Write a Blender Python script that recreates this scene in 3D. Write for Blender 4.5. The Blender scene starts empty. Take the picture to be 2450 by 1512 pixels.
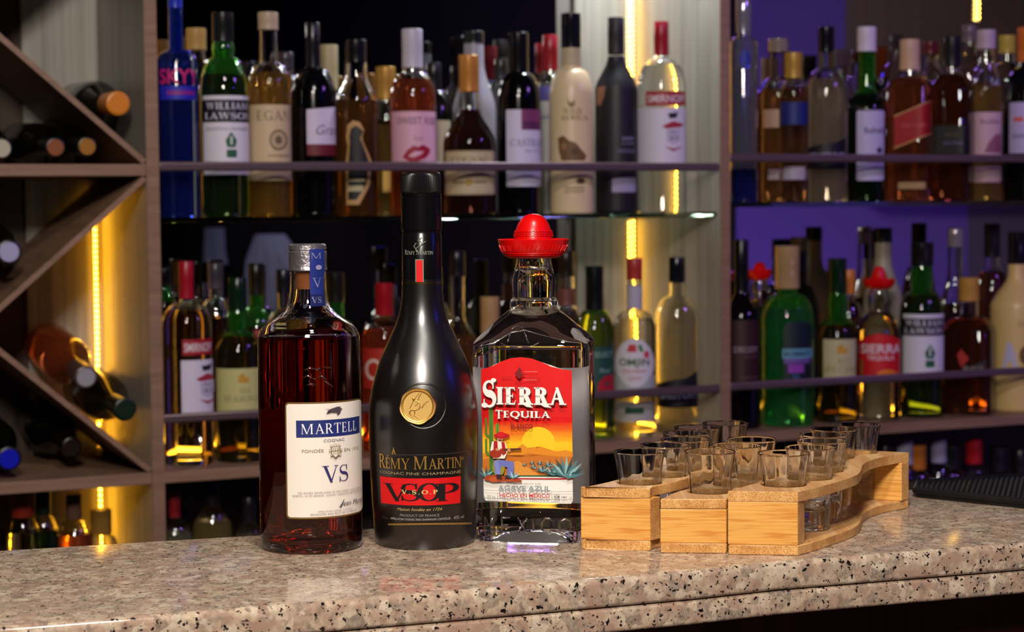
import bpy, bmesh, math, random
from mathutils import Vector, Matrix, Euler
from mathutils.geometry import delaunay_2d_cdt
random.seed(7)
PI = math.pi
SC = bpy.context.scene
COL = SC.collection

# ------------------------------------------------------------------ camera
F_PX = 4600.0                      # focal length in pixels of the 2450x1512 frame
ZC = 1.371                         # camera height; the counter top is at 1.10
ZT = 1.10
PITCH = math.radians(3.335)
ROLL = -0.008
cam_d = bpy.data.cameras.new('camera')
cam = bpy.data.objects.new('camera', cam_d)
COL.objects.link(cam)
SC.camera = cam
cam_d.sensor_width = 36.0
cam_d.lens = F_PX / 2450.0 * 36.0
cam_d.clip_start = 0.02
cam_d.clip_end = 60
CR = (Matrix.Rotation(PI / 2 - PITCH, 3, 'X') @ Matrix.Rotation(ROLL, 3, 'Z'))
cam.matrix_world = Matrix.Translation((0, 0, ZC)) @ CR.to_4x4()
cam_d.dof.use_dof = True
cam_d.dof.focus_distance = 1.49
cam_d.dof.aperture_fstop = 11.0
cam_d.dof.aperture_blades = 0

def ray(px, py):
    return (CR @ Vector(((px - 1225) / F_PX, (756 - py) / F_PX, -1.0)))
def hit(px, py, n, c):
    d = ray(px, py); n = Vector(n)
    t = (c - n.z * ZC) / n.dot(d)
    return Vector((0, 0, ZC)) + d * t
def at_z(px, py, z): return hit(px, py, (0, 0, 1), z)
def at_y(px, py, y): return hit(px, py, (0, 1, 0), y)

# ------------------------------------------------------------------ world, exposure, large lights
SC.view_settings.view_transform = 'Standard'
SC.view_settings.look = 'None'
SC.view_settings.exposure = 0.0
SC.view_settings.gamma = 1.0
SC.view_settings.use_curve_mapping = False
w = bpy.data.worlds.new('world'); SC.world = w
w.use_nodes = True
w.node_tree.nodes['Background'].inputs[0].default_value = (0.012, 0.009, 0.010, 1)
w.node_tree.nodes['Background'].inputs[1].default_value = 0.6
cy = SC.cycles
cy.max_bounces = 24
cy.transmission_bounces = 24
cy.glossy_bounces = 8
cy.diffuse_bounces = 3
cy.transparent_max_bounces = 12
cy.sample_clamp_indirect = 0.0
cy.use_adaptive_sampling = True
cy.adaptive_threshold = 0.02

def lamp(name, kind, loc, energy, color, size=0.2, target=None, shape='DISK', size_y=None, spot=None):
    l = bpy.data.lights.new(name, kind); l.energy = energy; l.color = color
    if kind == 'AREA':
        l.shape = shape; l.size = size
        if size_y: l.size_y = size_y
    elif kind == 'SPOT':
        l.shadow_soft_size = size; l.spot_size = spot or 1.0; l.spot_blend = 0.5
    else:
        l.shadow_soft_size = size
    o = bpy.data.objects.new(name, l); COL.objects.link(o); o.location = loc
    if target is not None:
        o.rotation_euler = (Vector(target) - Vector(loc)).to_track_quat('-Z', 'Y').to_euler()
    return o
lamp('pendant_lamp', 'AREA', (0.08, 0.75, ZC + 1.15), 13, (1.0, 0.95, 0.90), 0.17, (0.15, 1.7, ZT))
# softbox over the camera, violet and blue stage lamps of the bar, a cold lamp under the cabinet's top
lamp('softbox', 'AREA', (-0.10, -0.05, ZC + 0.85), 33, (1.0, 0.90, 0.80), 0.30, (0.05, 1.75, ZC - 0.2))
lamp('violet_stage_lamp', 'SPOT', (2.0, 1.85, ZC + 1.15), 34, (0.46, 0.20, 1.0), 0.12, (0.25, 3.3, ZC), spot=1.0)
lamp('blue_stage_lamp', 'POINT', (2.15, 0.93, ZC + 0.86), 8, (0.05, 0.04, 1.0), 0.04)

# ------------------------------------------------------------------ colours and materials
def lin(c):
    return c / 12.92 if c <= 0.04045 else ((c + 0.055) / 1.055) ** 2.4
def hx(h):
    h = h.lstrip('#')
    return tuple(lin(int(h[i:i + 2], 16) / 255) for i in (0, 2, 4)) + (1.0,)
_m = {}
def mat(name, color='808080', rough=0.5, metal=0.0, trans=0.0, ior=1.45, emit=None, es=0.0, coat=0.0, spec=0.5):
    key = (name, color, rough, metal, trans, ior, emit, es, coat, spec)
    if key in _m: return _m[key]
    m = bpy.data.materials.new(name); m.use_nodes = True
    b = m.node_tree.nodes['Principled BSDF']
    b.inputs['Base Color'].default_value = hx(color)
    b.inputs['Roughness'].default_value = rough
    b.inputs['Metallic'].default_value = metal
    b.inputs['Transmission Weight'].default_value = trans
    b.inputs['IOR'].default_value = ior
    b.inputs['Coat Weight'].default_value = coat
    b.inputs['Specular IOR Level'].default_value = spec
    if emit:
        b.inputs['Emission Color'].default_value = hx(emit)
        b.inputs['Emission Strength'].default_value = es
    _m[key] = m
    return m
def paper(c): return mat('ink', c, 0.55)
def gloss(c, r=0.25): return mat('gloss', c, r)
def glass(c='ffffff', r=0.0, ior=1.45): return mat('glass', c, r, 0, 1.0, ior)
def foil(c, r=0.3): return mat('foil', c, r, 1.0)

def nodes(m):
    nt = m.node_tree
    return nt, nt.nodes, nt.links, nt.nodes['Principled BSDF']
def ramp(N, stops, interp='LINEAR'):
    r = N.new('ShaderNodeValToRGB'); r.color_ramp.interpolation = interp
    e = r.color_ramp.elements
    while len(e) < len(stops): e.new(0.5)
    for i, (p, c) in enumerate(stops):
        e[i].position = p; e[i].color = hx(c) if isinstance(c, str) else c
    return r
def mixc(N, L, fac, a, b, mode='MIX'):
    x = N.new('ShaderNodeMix'); x.data_type = 'RGBA'; x.blend_type = mode
    for s, v in ((0, fac), (6, a), (7, b)):
        if hasattr(v, 'links'): L.new(v, x.inputs[s])
        elif isinstance(v, str): x.inputs[s].default_value = hx(v)
        else: x.inputs[s].default_value = v
    return x.outputs[2]
def coords(N, L, scale=(1, 1, 1), rot=(0, 0, 0), kind='Object'):
    t = N.new('ShaderNodeTexCoord'); mp = N.new('ShaderNodeMapping')
    mp.inputs['Scale'].default_value = scale; mp.inputs['Rotation'].default_value = rot
    L.new(t.outputs[kind], mp.inputs[0]); return mp.outputs[0]
def noise(N, L, vec, scale, detail=3, rough=0.5):
    n = N.new('ShaderNodeTexNoise'); n.inputs['Scale'].default_value = scale
    n.inputs['Detail'].default_value = detail; n.inputs['Roughness'].default_value = rough
    L.new(vec, n.inputs['Vector']); return n
def voro(N, L, vec, scale, feature='F1', rnd=1.0):
    n = N.new('ShaderNodeTexVoronoi'); n.feature = feature; n.inputs['Scale'].default_value = scale
    n.inputs['Randomness'].default_value = rnd
    L.new(vec, n.inputs['Vector']); return n

def granite():
    m = mat('granite', 'b99f86', 0.13); nt, N, L, B = nodes(m)
    v = coords(N, L)
    nz = noise(N, L, v, 90, 3)
    vv = N.new('ShaderNodeMixRGB'); vv.blend_type = 'ADD'; vv.inputs[0].default_value = 0.010
    L.new(v, vv.inputs[1]); L.new(nz.outputs['Color'], vv.inputs[2])
    cells = voro(N, L, vv.outputs[0], 125)
    sep = N.new('ShaderNodeSeparateColor'); L.new(cells.outputs['Color'], sep.inputs[0])
    base = ramp(N, [(0.0, '7a6f62'), (0.14, '8a7a6a'), (0.3, 'a98a74'), (0.5, 'bb9f88'), (0.68, 'cbb596'), (0.86, 'dccdb4'), (1.0, '968370')])
    L.new(sep.outputs[0], base.inputs[0])
    n2 = noise(N, L, v, 260, 4, 0.65)
    r2 = ramp(N, [(0.3, '76675a'), (0.5, 'b8a38d'), (0.72, 'dccfbc')])
    L.new(n2.outputs['Fac'], r2.inputs[0])
    c1 = mixc(N, L, 0.42, base.outputs[0], r2.outputs[0], 'MIX')
    n3 = noise(N, L, v, 60, 2); r3 = ramp(N, [(0.50, '000000'), (0.68, 'ffffff')]); L.new(n3.outputs['Fac'], r3.inputs[0])
    c1 = mixc(N, L, r3.outputs[0], c1, 'a88a76', 'MIX')
    grey = noise(N, L, v, 115, 3); rg = ramp(N, [(0.58, '000000'), (0.68, 'cccccc')]); L.new(grey.outputs['Fac'], rg.inputs[0])
    c1 = mixc(N, L, rg.outputs[0], c1, '77685c')
    bl = noise(N, L, v, 210, 2, 0.55); rb = ramp(N, [(0.632, '000000'), (0.665, 'ffffff')]); L.new(bl.outputs['Fac'], rb.inputs[0])
    c1 = mixc(N, L, rb.outputs[0], c1, '1b1718')
    bl2 = noise(N, L, coords(N, L, (1, 1, 1), (0.5, 1.1, 0.3)), 330, 2, 0.5); rb2 = ramp(N, [(0.65, '000000'), (0.68, 'ffffff')]); L.new(bl2.outputs['Fac'], rb2.inputs[0])
    c1 = mixc(N, L, rb2.outputs[0], c1, '241d1c')
    L.new(c1, B.inputs['Base Color'])
    rr = ramp(N, [(0.3, (0.06,) * 3 + (1,)), (0.7, (0.13,) * 3 + (1,))]); L.new(n2.outputs['Fac'], rr.inputs[0])
    L.new(rr.outputs[0], B.inputs['Roughness'])
    return m

def bamboo(kind):
    """kind: 'face' long horizontal fibres, 'top' fibres along the tray, 'edge' dotted end grain"""
    m = mat('bamboo_' + kind, 'd9a765', 0.42); nt, N, L, B = nodes(m)
    if kind == 'face':
        v = coords(N, L, (5, 5, 640)); n = noise(N, L, v, 1.7, 5, 0.65)
        r = ramp(N, [(0.28, 'bd7a30'), (0.42, 'e4a34c'), (0.6, 'f2b862'), (0.8, 'f8c87c')]); L.new(n.outputs['Fac'], r.inputs[0])
        v2 = coords(N, L, (9, 9, 150)); n2 = noise(N, L, v2, 3.0, 2); r2 = ramp(N, [(0.34, 'dca868'), (0.48, 'ffffff')]); L.new(n2.outputs['Fac'], r2.inputs[0])
        c = mixc(N, L, 0.55, r.outputs[0], r2.outputs[0], 'MULTIPLY')
    elif kind == 'top':
        v = coords(N, L, (300, 5, 5), (0, 0, 0.42)); n = noise(N, L, v, 1.2, 4, 0.6)
        r = ramp(N, [(0.3, 'cf9a5c'), (0.5, 'e2b478'), (0.72, 'edc892')]); L.new(n.outputs['Fac'], r.inputs[0])
        v2 = coords(N, L, (45, 2, 2), (0, 0, 0.42)); n2 = noise(N, L, v2, 1.0, 1); r2 = ramp(N, [(0.4, 'd6b188'), (0.6, 'ffffff')]); L.new(n2.outputs['Fac'], r2.inputs[0])
        c = mixc(N, L, 0.6, r.outputs[0], r2.outputs[0], 'MULTIPLY')
    else:
        v = coords(N, L); d = voro(N, L, v, 900, rnd=0.75)
        r = ramp(N, [(0.22, 'b47432'), (0.42, 'e0aa64'), (0.8, 'edbd78')]); L.new(d.outputs['Distance'], r.inputs[0])
        n2 = noise(N, L, v, 45, 2); r2 = ramp(N, [(0.35, 'c29055'), (0.6, 'ffffff')]); L.new(n2.outputs['Fac'], r2.inputs[0])
        c = mixc(N, L, 0.5, r.outputs[0], r2.outputs[0], 'MULTIPLY')
    L.new(c, B.inputs['Base Color'])
    return m

def wood(name, c0, c1, c2, scale=(60, 60, 3), rough=0.45, sc=1.0):
    m = mat(name, c1, rough); nt, N, L, B = nodes(m)
    v = coords(N, L, scale); n = noise(N, L, v, sc, 4, 0.6)
    r = ramp(N, [(0.3, c0), (0.5, c1), (0.72, c2)]); L.new(n.outputs['Fac'], r.inputs[0])
    L.new(r.outputs[0], B.inputs['Base Color']); return m

# ------------------------------------------------------------------ mesh builder
class MB:
    def __init__(s): s.v = []; s.f = []; s.mi = []; s.mats = []
    def m(s, material):
        if material not in s.mats: s.mats.append(material)
        return s.mats.index(material)
    def add(s, verts, faces, material):
        k = s.m(material); o = len(s.v)
        s.v += [tuple(v) for v in verts]
        for f in faces:
            s.f.append(tuple(i + o for i in f)); s.mi.append(k)
    def box(s, c, size, material, M=None):
        x, y, z = (a / 2 for a in size)
        vs = [Vector((c[0] + i * x, c[1] + j * y, c[2] + k * z)) for i in (-1, 1) for j in (-1, 1) for k in (-1, 1)]
        if M: vs = [M @ v for v in vs]
        s.add(vs, [(0, 1, 3, 2), (4, 6, 7, 5), (0, 4, 5, 1), (2, 3, 7, 6), (0, 2, 6, 4), (1, 5, 7, 3)], material)
    def prism(s, poly, z0, z1, material, M=None):
        n = len(poly)
        vs = [Vector((p[0], p[1], z0)) for p in poly] + [Vector((p[0], p[1], z1)) for p in poly]
        if M: vs = [M @ v for v in vs]
        s.add(vs, [tuple(range(n))[::-1], tuple(range(n, 2 * n))] + [(i, (i + 1) % n, n + (i + 1) % n, n + i) for i in range(n)], material)
    def lathe(s, prof, material, n=40, sec=None, M=None, flip=False):
        """prof: (radius, z) list; radius 0 closes on the axis; sec(phi, r, z) -> (x, y)"""
        vs = []; rings = []
        for r, z in prof:
            if r <= 1e-7:
                vs.append(Vector((0, 0, z))); rings.append([len(vs) - 1])
            else:
                row = []
                for i in range(n):
                    a = 2 * PI * i / n
                    x, y = sec(a, r, z) if sec else (r * math.sin(a), -r * math.cos(a))
                    vs.append(Vector((x, y, z))); row.append(len(vs) - 1)
                rings.append(row)
        fs = []
        for a, b in zip(rings, rings[1:]):
            for i in range(n):
                j = (i + 1) % n
                if len(a) == 1 and len(b) == 1: continue
                if len(a) == 1: f = (a[0], b[j], b[i])
                elif len(b) == 1: f = (a[i], a[j], b[0])
                else: f = (a[i], a[j], b[j], b[i])
                fs.append(f[::-1] if flip else f)
        if M: vs = [M @ v for v in vs]
        s.add(vs, fs, material)
    def tube(s, pts, r, material, n=8, cap=True, M=None):
        pts = [Vector(p) for p in pts]; rs = r if isinstance(r, (list, tuple)) else [r] * len(pts)
        vs = []; fs = []
        for i, p in enumerate(pts):
            d = (pts[min(i + 1, len(pts) - 1)] - pts[max(i - 1, 0)]).normalized()
            a = d.orthogonal().normalized(); b = d.cross(a)
            if i and True:
                a = (pa - d * pa.dot(d)).normalized(); b = d.cross(a)
            pa = a
            for k in range(n):
                t = 2 * PI * k / n
                vs.append(p + (a * math.cos(t) + b * math.sin(t)) * rs[i])
        for i in range(len(pts) - 1):
            for k in range(n):
                j = (k + 1) % n
                fs.append((i * n + k, i * n + j, (i + 1) * n + j, (i + 1) * n + k))
        if cap:
            fs.append(tuple(range(n))[::-1]); fs.append(tuple(range((len(pts) - 1) * n, len(pts) * n)))
        if M: vs = [M @ v for v in vs]
        s.add(vs, fs, material)
    def ball(s, c, r, material, n=12, M=None):
        c = Vector(c); rr = r if isinstance(r, (tuple, list)) else (r, r, r)
        prof = [(math.sin(PI * i / (n // 2)), -math.cos(PI * i / (n // 2))) for i in range(n // 2 + 1)]
        T = Matrix.Translation(c) @ Matrix.Diagonal((rr[0], rr[1], rr[2], 1))
        prof[0] = (0, -1); prof[-1] = (0, 1)
        s.lathe(prof, material, n, M=(M @ T) if M else T)
    def build(s, name, parent=None, smooth=30, loc=None, rotz=None, bevel=0, bevel_angle=40):
        me = bpy.data.meshes.new(name)
        me.from_pydata(s.v, [], s.f)
        for m_ in s.mats: me.materials.append(m_)
        me.polygons.foreach_set('material_index', s.mi)
        if smooth:
            me.polygons.foreach_set('use_smooth', [True] * len(s.f))
            me.set_sharp_from_angle(angle=math.radians(smooth))
        me.validate(); me.update()
        o = bpy.data.objects.new(name, me); COL.objects.link(o)
        if parent: o.parent = parent
        if loc is not None: o.location = loc
        if rotz is not None: o.rotation_euler = (0, 0, rotz)
        if bevel:
            b = o.modifiers.new('bevel', 'BEVEL'); b.width = bevel; b.segments = 2
            b.limit_method = 'ANGLE'; b.angle_limit = math.radians(bevel_angle)
        return o

def empty(name, loc=(0, 0, 0), rotz=0, label=None, cat=None, group=None):
    o = bpy.data.objects.new(name, None); COL.objects.link(o); o.empty_display_size = 0.02
    o.location = loc; o.rotation_euler = (0, 0, rotz)
    return tag(o, label, cat, group)
def tag(o, label=None, cat=None, group=None, kind=None):
    if label: o['label'] = label
    if cat: o['category'] = cat
    if group: o['group'] = group
    if kind: o['kind'] = kind
    return o
def dup(root, loc, rotz=0, label=None):
    r = root.copy(); COL.objects.link(r); r.location = loc; r.rotation_euler = (0, 0, rotz)
    if label: r['label'] = label
    for ch in list(root.children):
        c = ch.copy(); COL.objects.link(c); c.parent = r
        for g in list(ch.children):
            d = g.copy(); COL.objects.link(d); d.parent = c
    return r

# ------------------------------------------------------------------ lettering (flat polygons, unit = cap height)
_tc = {}
def sans(text, bold=0.0, spacing=1.0):
    key = (text, bold, spacing)
    if key in _tc: return _tc[key]
    c = bpy.data.curves.new('t', 'FONT'); c.body = text; c.size = 1.0; c.offset = bold; c.space_character = spacing
    c.resolution_u = 3
    o = bpy.data.objects.new('t', c); me = bpy.data.meshes.new_from_object(o)
    vs = [(v.co.x / 0.73, v.co.y / 0.73) for v in me.vertices]; fs = [tuple(p.vertices) for p in me.polygons]
    bpy.data.objects.remove(o); bpy.data.curves.remove(c); bpy.data.meshes.remove(me)
    if not vs: return ([], [])
    x0 = min(v[0] for v in vs); x1 = max(v[0] for v in vs)
    vs = [(v[0] - (x0 + x1) / 2, v[1] - 0.5) for v in vs]
    _tc[key] = (vs, fs); return _tc[key]

def _stroke(pts, ws):
    out = []; L = []; R = []
    for i, p in enumerate(pts):
        a = pts[max(i - 1, 0)]; b = pts[min(i + 1, len(pts) - 1)]
        dx, dy = b[0] - a[0], b[1] - a[1]; l = math.hypot(dx, dy) or 1
        nx, ny = -dy / l * ws[i] / 2, dx / l * ws[i] / 2
        L.append((p[0] + nx, p[1] + ny)); R.append((p[0] - nx, p[1] - ny))
    for i in range(len(pts) - 1):
        out.append([L[i], L[i + 1], R[i + 1], R[i]])
    return out
def _arc(cx, cy, rx, ry, a0, a1, T, t, n=18):
    """elliptical arc, thick (T) where it runs vertically and thin (t) where it runs level"""
    pts = []; ws = []
    for i in range(n + 1):
        a = math.radians(a0 + (a1 - a0) * i / n)
        pts.append((cx + rx * math.cos(a), cy + ry * math.sin(a)))
        ws.append(t + (T - t) * abs(math.cos(a)) ** 1.3)
    return _stroke(pts, ws)
def _r(x0, x1, y0, y1): return [(x0, y0), (x1, y0), (x1, y1), (x0, y1)]
def glyph(ch, T, t):
    s = 0.07; sf = max(t * 0.75, 0.035); g = []
    def stem(x, w=None, lo=0, hi=1, b=1, tp=1):
        w = w or T
        g.append(_r(x, x + w, lo, hi))
        if b: g.append(_r(x - s, x + w + s, lo, lo + sf))
        if tp: g.append(_r(x - s, x + w + s, hi - sf, hi))
    def q(*p): g.append(list(p))
    if ch == 'I': stem(0.08); return g, T + 0.16
    if ch in 'ÉE':
        stem(0.08); g.extend([_r(0.08, 0.56, 0, sf * 1.2), _r(0.08, 0.54, 1 - sf * 1.2, 1), _r(0.08, 0.44, 0.5 - sf / 2, 0.5 + sf / 2)])
        q((0.52, 0), (0.60, 0.24), (0.565, 0.24), (0.46, 0.0)); q((0.52, 1), (0.47, 1), (0.53, 0.79), (0.565, 0.79))
        q((0.42, 0.38), (0.45, 0.38), (0.45, 0.62), (0.42, 0.62))
        if ch == 'É': q((0.24, 1.06), (0.30, 1.06), (0.46, 1.26), (0.36, 1.28))
        return g, 0.66
    if ch == 'F': stem(0.08); g.extend([_r(0.08, 0.54, 1 - sf * 1.2, 1), _r(0.08, 0.44, 0.5 - sf / 2, 0.5 + sf / 2)]); q((0.52, 1), (0.47, 1), (0.53, 0.79), (0.565, 0.79)); return g, 0.62
    if ch == 'L': stem(0.08); g.append(_r(0.08, 0.56, 0, sf * 1.2)); q((0.52, 0), (0.60, 0.27), (0.565, 0.27), (0.44, 0.0)); return g, 0.64
    if ch == 'T':
        stem(0.30, tp=0); g.append(_r(0.02, 0.58 + T, 1 - sf * 1.2, 1)); x = 0.58 + T
        q((0.02, 1), (0.0, 0.76), (0.035, 0.76), (0.12, 1)); q((x, 1), (x + 0.02, 0.76), (x - 0.015, 0.76), (x - 0.10, 1)); return g, 0.62 + T
    if ch in 'AV':
        a = [[(0.30, 1), (0.40 + T * 0.2, 1), (0.80, 0), (0.80 - T * 1.12, 0)], [(0.05, 0), (0.05 + t * 1.3, 0), (0.43, 1), (0.36, 1)]]
        if ch == 'A':
            g.extend(a); g.append(_r(0.17, 0.60, 0.30, 0.30 + t)); g.append(_r(-0.03, 0.20, 0, sf)); g.append(_r(0.50, 0.88, 0, sf))
        else:
            g.extend([[(0.85 - x, 1 - y) for x, y in p] for p in a]); g.append(_r(-0.03, 0.35, 1 - sf, 1)); g.append(_r(0.65, 0.88, 1 - sf, 1))
        return g, 0.85
    if ch == 'M':
        stem(0.09, t * 1.1); stem(0.93, T)
        q((0.06, 1), (0.10 + T, 1), (0.55 + T * 0.35, 0), (0.50, 0)); q((0.50, 0), (0.56, 0), (0.97, 1), (0.90, 1)); return g, 1.12 + T
    if ch == 'N':
        stem(0.09, t * 1.1, tp=0); stem(0.75, t * 1.1, b=0); q((0.0, 1), (0.05 + T, 1), (0.81, 0), (0.74, 0)); return g, 0.92
    if ch == 'R':
        stem(0.08); g.extend(_arc(0.30, 0.74, 0.24, 0.26 - t / 2, 90, -90, T, t, 12)); g.append(_r(0.08, 0.32, 1 - t, 1)); g.append(_r(0.08, 0.32, 0.48 - t / 2, 0.48 + t / 2))
        q((0.30, 0.5), (0.30 + T, 0.5), (0.74, 0), (0.74 - T * 1.1, 0)); g.append(_r(0.56, 0.80, 0, sf)); return g, 0.78
    if ch in 'PB':
        stem(0.08); g.extend(_arc(0.32, 0.73, 0.26, 0.27 - t / 2, 90, -90, T, t, 12)); g.append(_r(0.08, 0.34, 1 - t, 1)); g.append(_r(0.08, 0.34, 0.46 - t / 2, 0.46 + t / 2))
        if ch == 'B':
            g.extend(_arc(0.34, 0.25, 0.28, 0.24 - t / 2, 90, -90, T, t, 12)); g.append(_r(0.08, 0.36, 0, t))
        return g, 0.70
    if ch == 'D':
        stem(0.08); g.extend(_arc(0.32, 0.5, 0.40, 0.5 - t / 2, 90, -90, T, t, 16)); g.append(_r(0.08, 0.34, 1 - t, 1)); g.append(_r(0.08, 0.34, 0, t)); return g, 0.86
    if ch in 'OQ':
        g.extend(_arc(0.46, 0.5, 0.38, 0.5 - t / 2, 0, 360, T, t, 28))
        if ch == 'Q': g.extend(_stroke([(0.42, 0.16), (0.56, -0.08), (0.80, -0.14)], [t, T, t]))
        return g, 0.92
    if ch in 'CG':
        g.extend(_arc(0.48, 0.5, 0.38, 0.5 - t / 2, 48, 312, T, t, 24)); g.append(_r(0.70, 0.76, 0.68, 0.98))
        if ch == 'G': g.append(_r(0.62, 0.62 + T, 0.04, 0.42)); g.append(_r(0.50, 0.84, 0.42 - sf, 0.42))
        else: q((0.72, 0.10), (0.78, 0.30), (0.74, 0.30), (0.68, 0.14))
        return g, 0.88
    if ch == 'S':
        pts = []
        for i in range(15):
            a = math.radians(30 + 240 * i / 14); pts.append((0.33 + 0.22 * math.cos(a), 0.745 + 0.235 * math.sin(a)))
        for i in range(15):
            a = math.radians(90 - 240 * i / 14); pts.append((0.33 + 0.25 * math.cos(a), 0.265 + 0.245 * math.sin(a)))
        n = len(pts); ws = [t + (T * 1.15 - t) * math.exp(-((i - n / 2) / (n * 0.20)) ** 2) for i in range(n)]
        g.extend(_stroke(pts, ws)); g.append(_r(0.49, 0.55, 0.70, 1.0)); g.append(_r(0.06, 0.12, 0.0, 0.30)); return g, 0.68
    if ch == 'U':
        stem(0.08, b=0, lo=0.3); stem(0.70, t * 1.1, b=0, lo=0.3); g.extend(_arc(0.08 + T / 2 + 0.29, 0.32, 0.30, 0.32 - t / 2, 180, 360, T, t, 14)); return g, 0.88
    if ch == 'Y':
        q((0.0, 1), (T * 1.1, 1), (0.36 + T, 0.46), (0.36, 0.42)); q((0.80, 1), (0.73, 1), (0.36 + T * 0.7, 0.46), (0.36 + T, 0.44))
        g.append(_r(0.36, 0.36 + T, 0, 0.48)); g.extend([_r(0.26, 0.46 + T, 0, sf), _r(-0.05, 0.26, 1 - sf, 1), _r(0.64, 0.88, 1 - sf, 1)]); return g, 0.84
    if ch == 'W':
        for k in (0, 0.46):
            q((0.0 + k, 1), (T * 1.1 + k, 1), (0.34 + k, 0), (0.27 + k, 0)); q((0.56 + k, 1), (0.50 + k, 1), (0.27 + k, 0), (0.33 + k, 0))
        g.extend([_r(-0.05, 0.26, 1 - sf, 1), _r(0.92, 1.12, 1 - sf, 1)]); return g, 1.12
    if ch == 'K':
        stem(0.08); q((0.70, 1), (0.62, 1), (0.20, 0.42), (0.26, 0.42)); q((0.28, 0.56), (0.34 + T * .6, 0.62), (0.78, 0), (0.78 - T * 1.2, 0)); g.append(_r(0.58, 0.84, 0, sf)); g.append(_r(0.54, 0.78, 1 - sf, 1)); return g, 0.84
    if ch == 'H': stem(0.08); stem(0.62); g.append(_r(0.08, 0.62 + T, 0.5 - t / 2, 0.5 + t / 2)); return g, 0.70 + T
    if ch == 'X': q((0.03, 1), (0.03 + T * 1.2, 1), (0.75, 0), (0.75 - T * 1.2, 0)); q((0.70, 1), (0.62, 1), (0.06, 0), (0.12, 0)); return g, 0.78
    if ch == '.': g.append(_r(0.06, 0.20, 0, 0.14)); return g, 0.26
    return g, 0.42
def serif(text, T=0.16, t=0.05, sp=0.06, scales=None):
    vs = []; fs = []; x = 0
    for i, ch in enumerate(text):
        k = scales[i] if scales else 1.0
        g, wd = glyph(ch, T, t)
        for p in g:
            o = len(vs); vs += [(x + a * k, b * k - 0.5) for a, b in p]; fs.append(tuple(range(o, o + len(p))))
        x += (wd + sp) * k
    x0 = min(v[0] for v in vs); x1 = max(v[0] for v in vs)
    return [(v[0] - (x0 + x1) / 2, v[1]) for v in vs], fs

def ccw(vs, fs):
    out = []
    for f in fs:
        a = sum(vs[f[i]][0] * vs[f[(i + 1) % len(f)]][1] - vs[f[(i + 1) % len(f)]][0] * vs[f[i]][1] for i in range(len(f)))
        out.append(f if a > 0 else f[::-1])
    return out
def wrap(mb, vs, fs, fn, material, ds=None, dz=None):
    """slice flat polygons finely and lay them on a surface: fn(x, z) -> Vector"""
    if not vs: return
    xs = [v[0] for v in vs]; zs = [v[1] for v in vs]
    x0, x1, z0, z1 = min(xs), max(xs), min(zs), max(zs)
    fs = ccw(vs, fs)
    bm = bmesh.new(); bv = [bm.verts.new((v[0], 0, v[1])) for v in vs]
    for f in fs:
        try: bm.faces.new([bv[i] for i in f])
        except ValueError: pass
    big = [f for f in bm.faces if len(f.verts) > 4]
    if big: bmesh.ops.triangulate(bm, faces=big, ngon_method='EAR_CLIP')
    if ds and x1 - x0 > ds:
        n = int((x1 - x0) / ds)
        for i in range(1, n + 1):
            x = x0 + (x1 - x0) * i / (n + 1)
            bmesh.ops.bisect_plane(bm, geom=bm.verts[:] + bm.edges[:] + bm.faces[:], plane_co=(x, 0, 0), plane_no=(1, 0, 0), dist=1e-7)
    if dz and z1 - z0 > dz:
        n = int((z1 - z0) / dz)
        for i in range(1, n + 1):
            z = z0 + (z1 - z0) * i / (n + 1)
            bmesh.ops.bisect_plane(bm, geom=bm.verts[:] + bm.edges[:] + bm.faces[:], plane_co=(0, 0, z), plane_no=(0, 0, 1), dist=1e-7)
    bm.verts.index_update()
    mb.add([fn(v.co.x, v.co.z) for v in bm.verts], [tuple(v.index for v in f.verts) for f in bm.faces], material)
    bm.free()
# ================================================================== the room
CAM = Vector((0, 0, ZC))
FWD = CR @ Vector((0, 0, -1))
TH = math.atan(0.46)
CT, ST = math.cos(TH), math.sin(TH)
NF = Vector((-ST, CT, 0))                       # from the front plane into the cabinet
C0 = NF.dot(Vector((0, 2.997, 0)))
def cab(px, py, t=0.0):                         # point of the cabinet plane at depth t behind its front
    return hit(px, py, NF, C0 + t)
def uz(px, py, t=0.0):                          # the same point in the cabinet's own coordinates
    p = cab(px, py, t) - Vector((0, 2.997, ZC))
    return p.x * CT + p.y * ST, p.z
def U(px, t=0.0): return uz(px, 488, t)[0]

dark = mat('wall_paint', '1c1417', 0.8)
def slab(name, lo, hi, m, kind='structure', label=None, cat=None):
    b = MB(); b.box([(a + c) / 2 for a, c in zip(lo, hi)], [c - a for a, c in zip(lo, hi)], m)
    o = b.build(name, smooth=0); o['kind'] = kind
    if label: tag(o, label, cat)
    return o
slab('floor', (-3.2, -2.6, -0.1), (3.2, 5.4, 0.0), mat('floor_tiles', '2a211e', 0.5))
slab('ceiling', (-3.2, -2.6, 3.0), (3.2, 5.4, 3.1), mat('ceiling_paint', '151013', 0.9))
slab('wall_left', (-3.3, -2.6, 0), (-3.2, 5.4, 3.0), dark)
slab('wall_front', (-3.2, -2.7, 0), (3.2, -2.6, 3.0), dark)
slab('wall_back', (-3.2, 5.4, 0), (3.2, 5.5, 3.0), dark)
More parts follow.
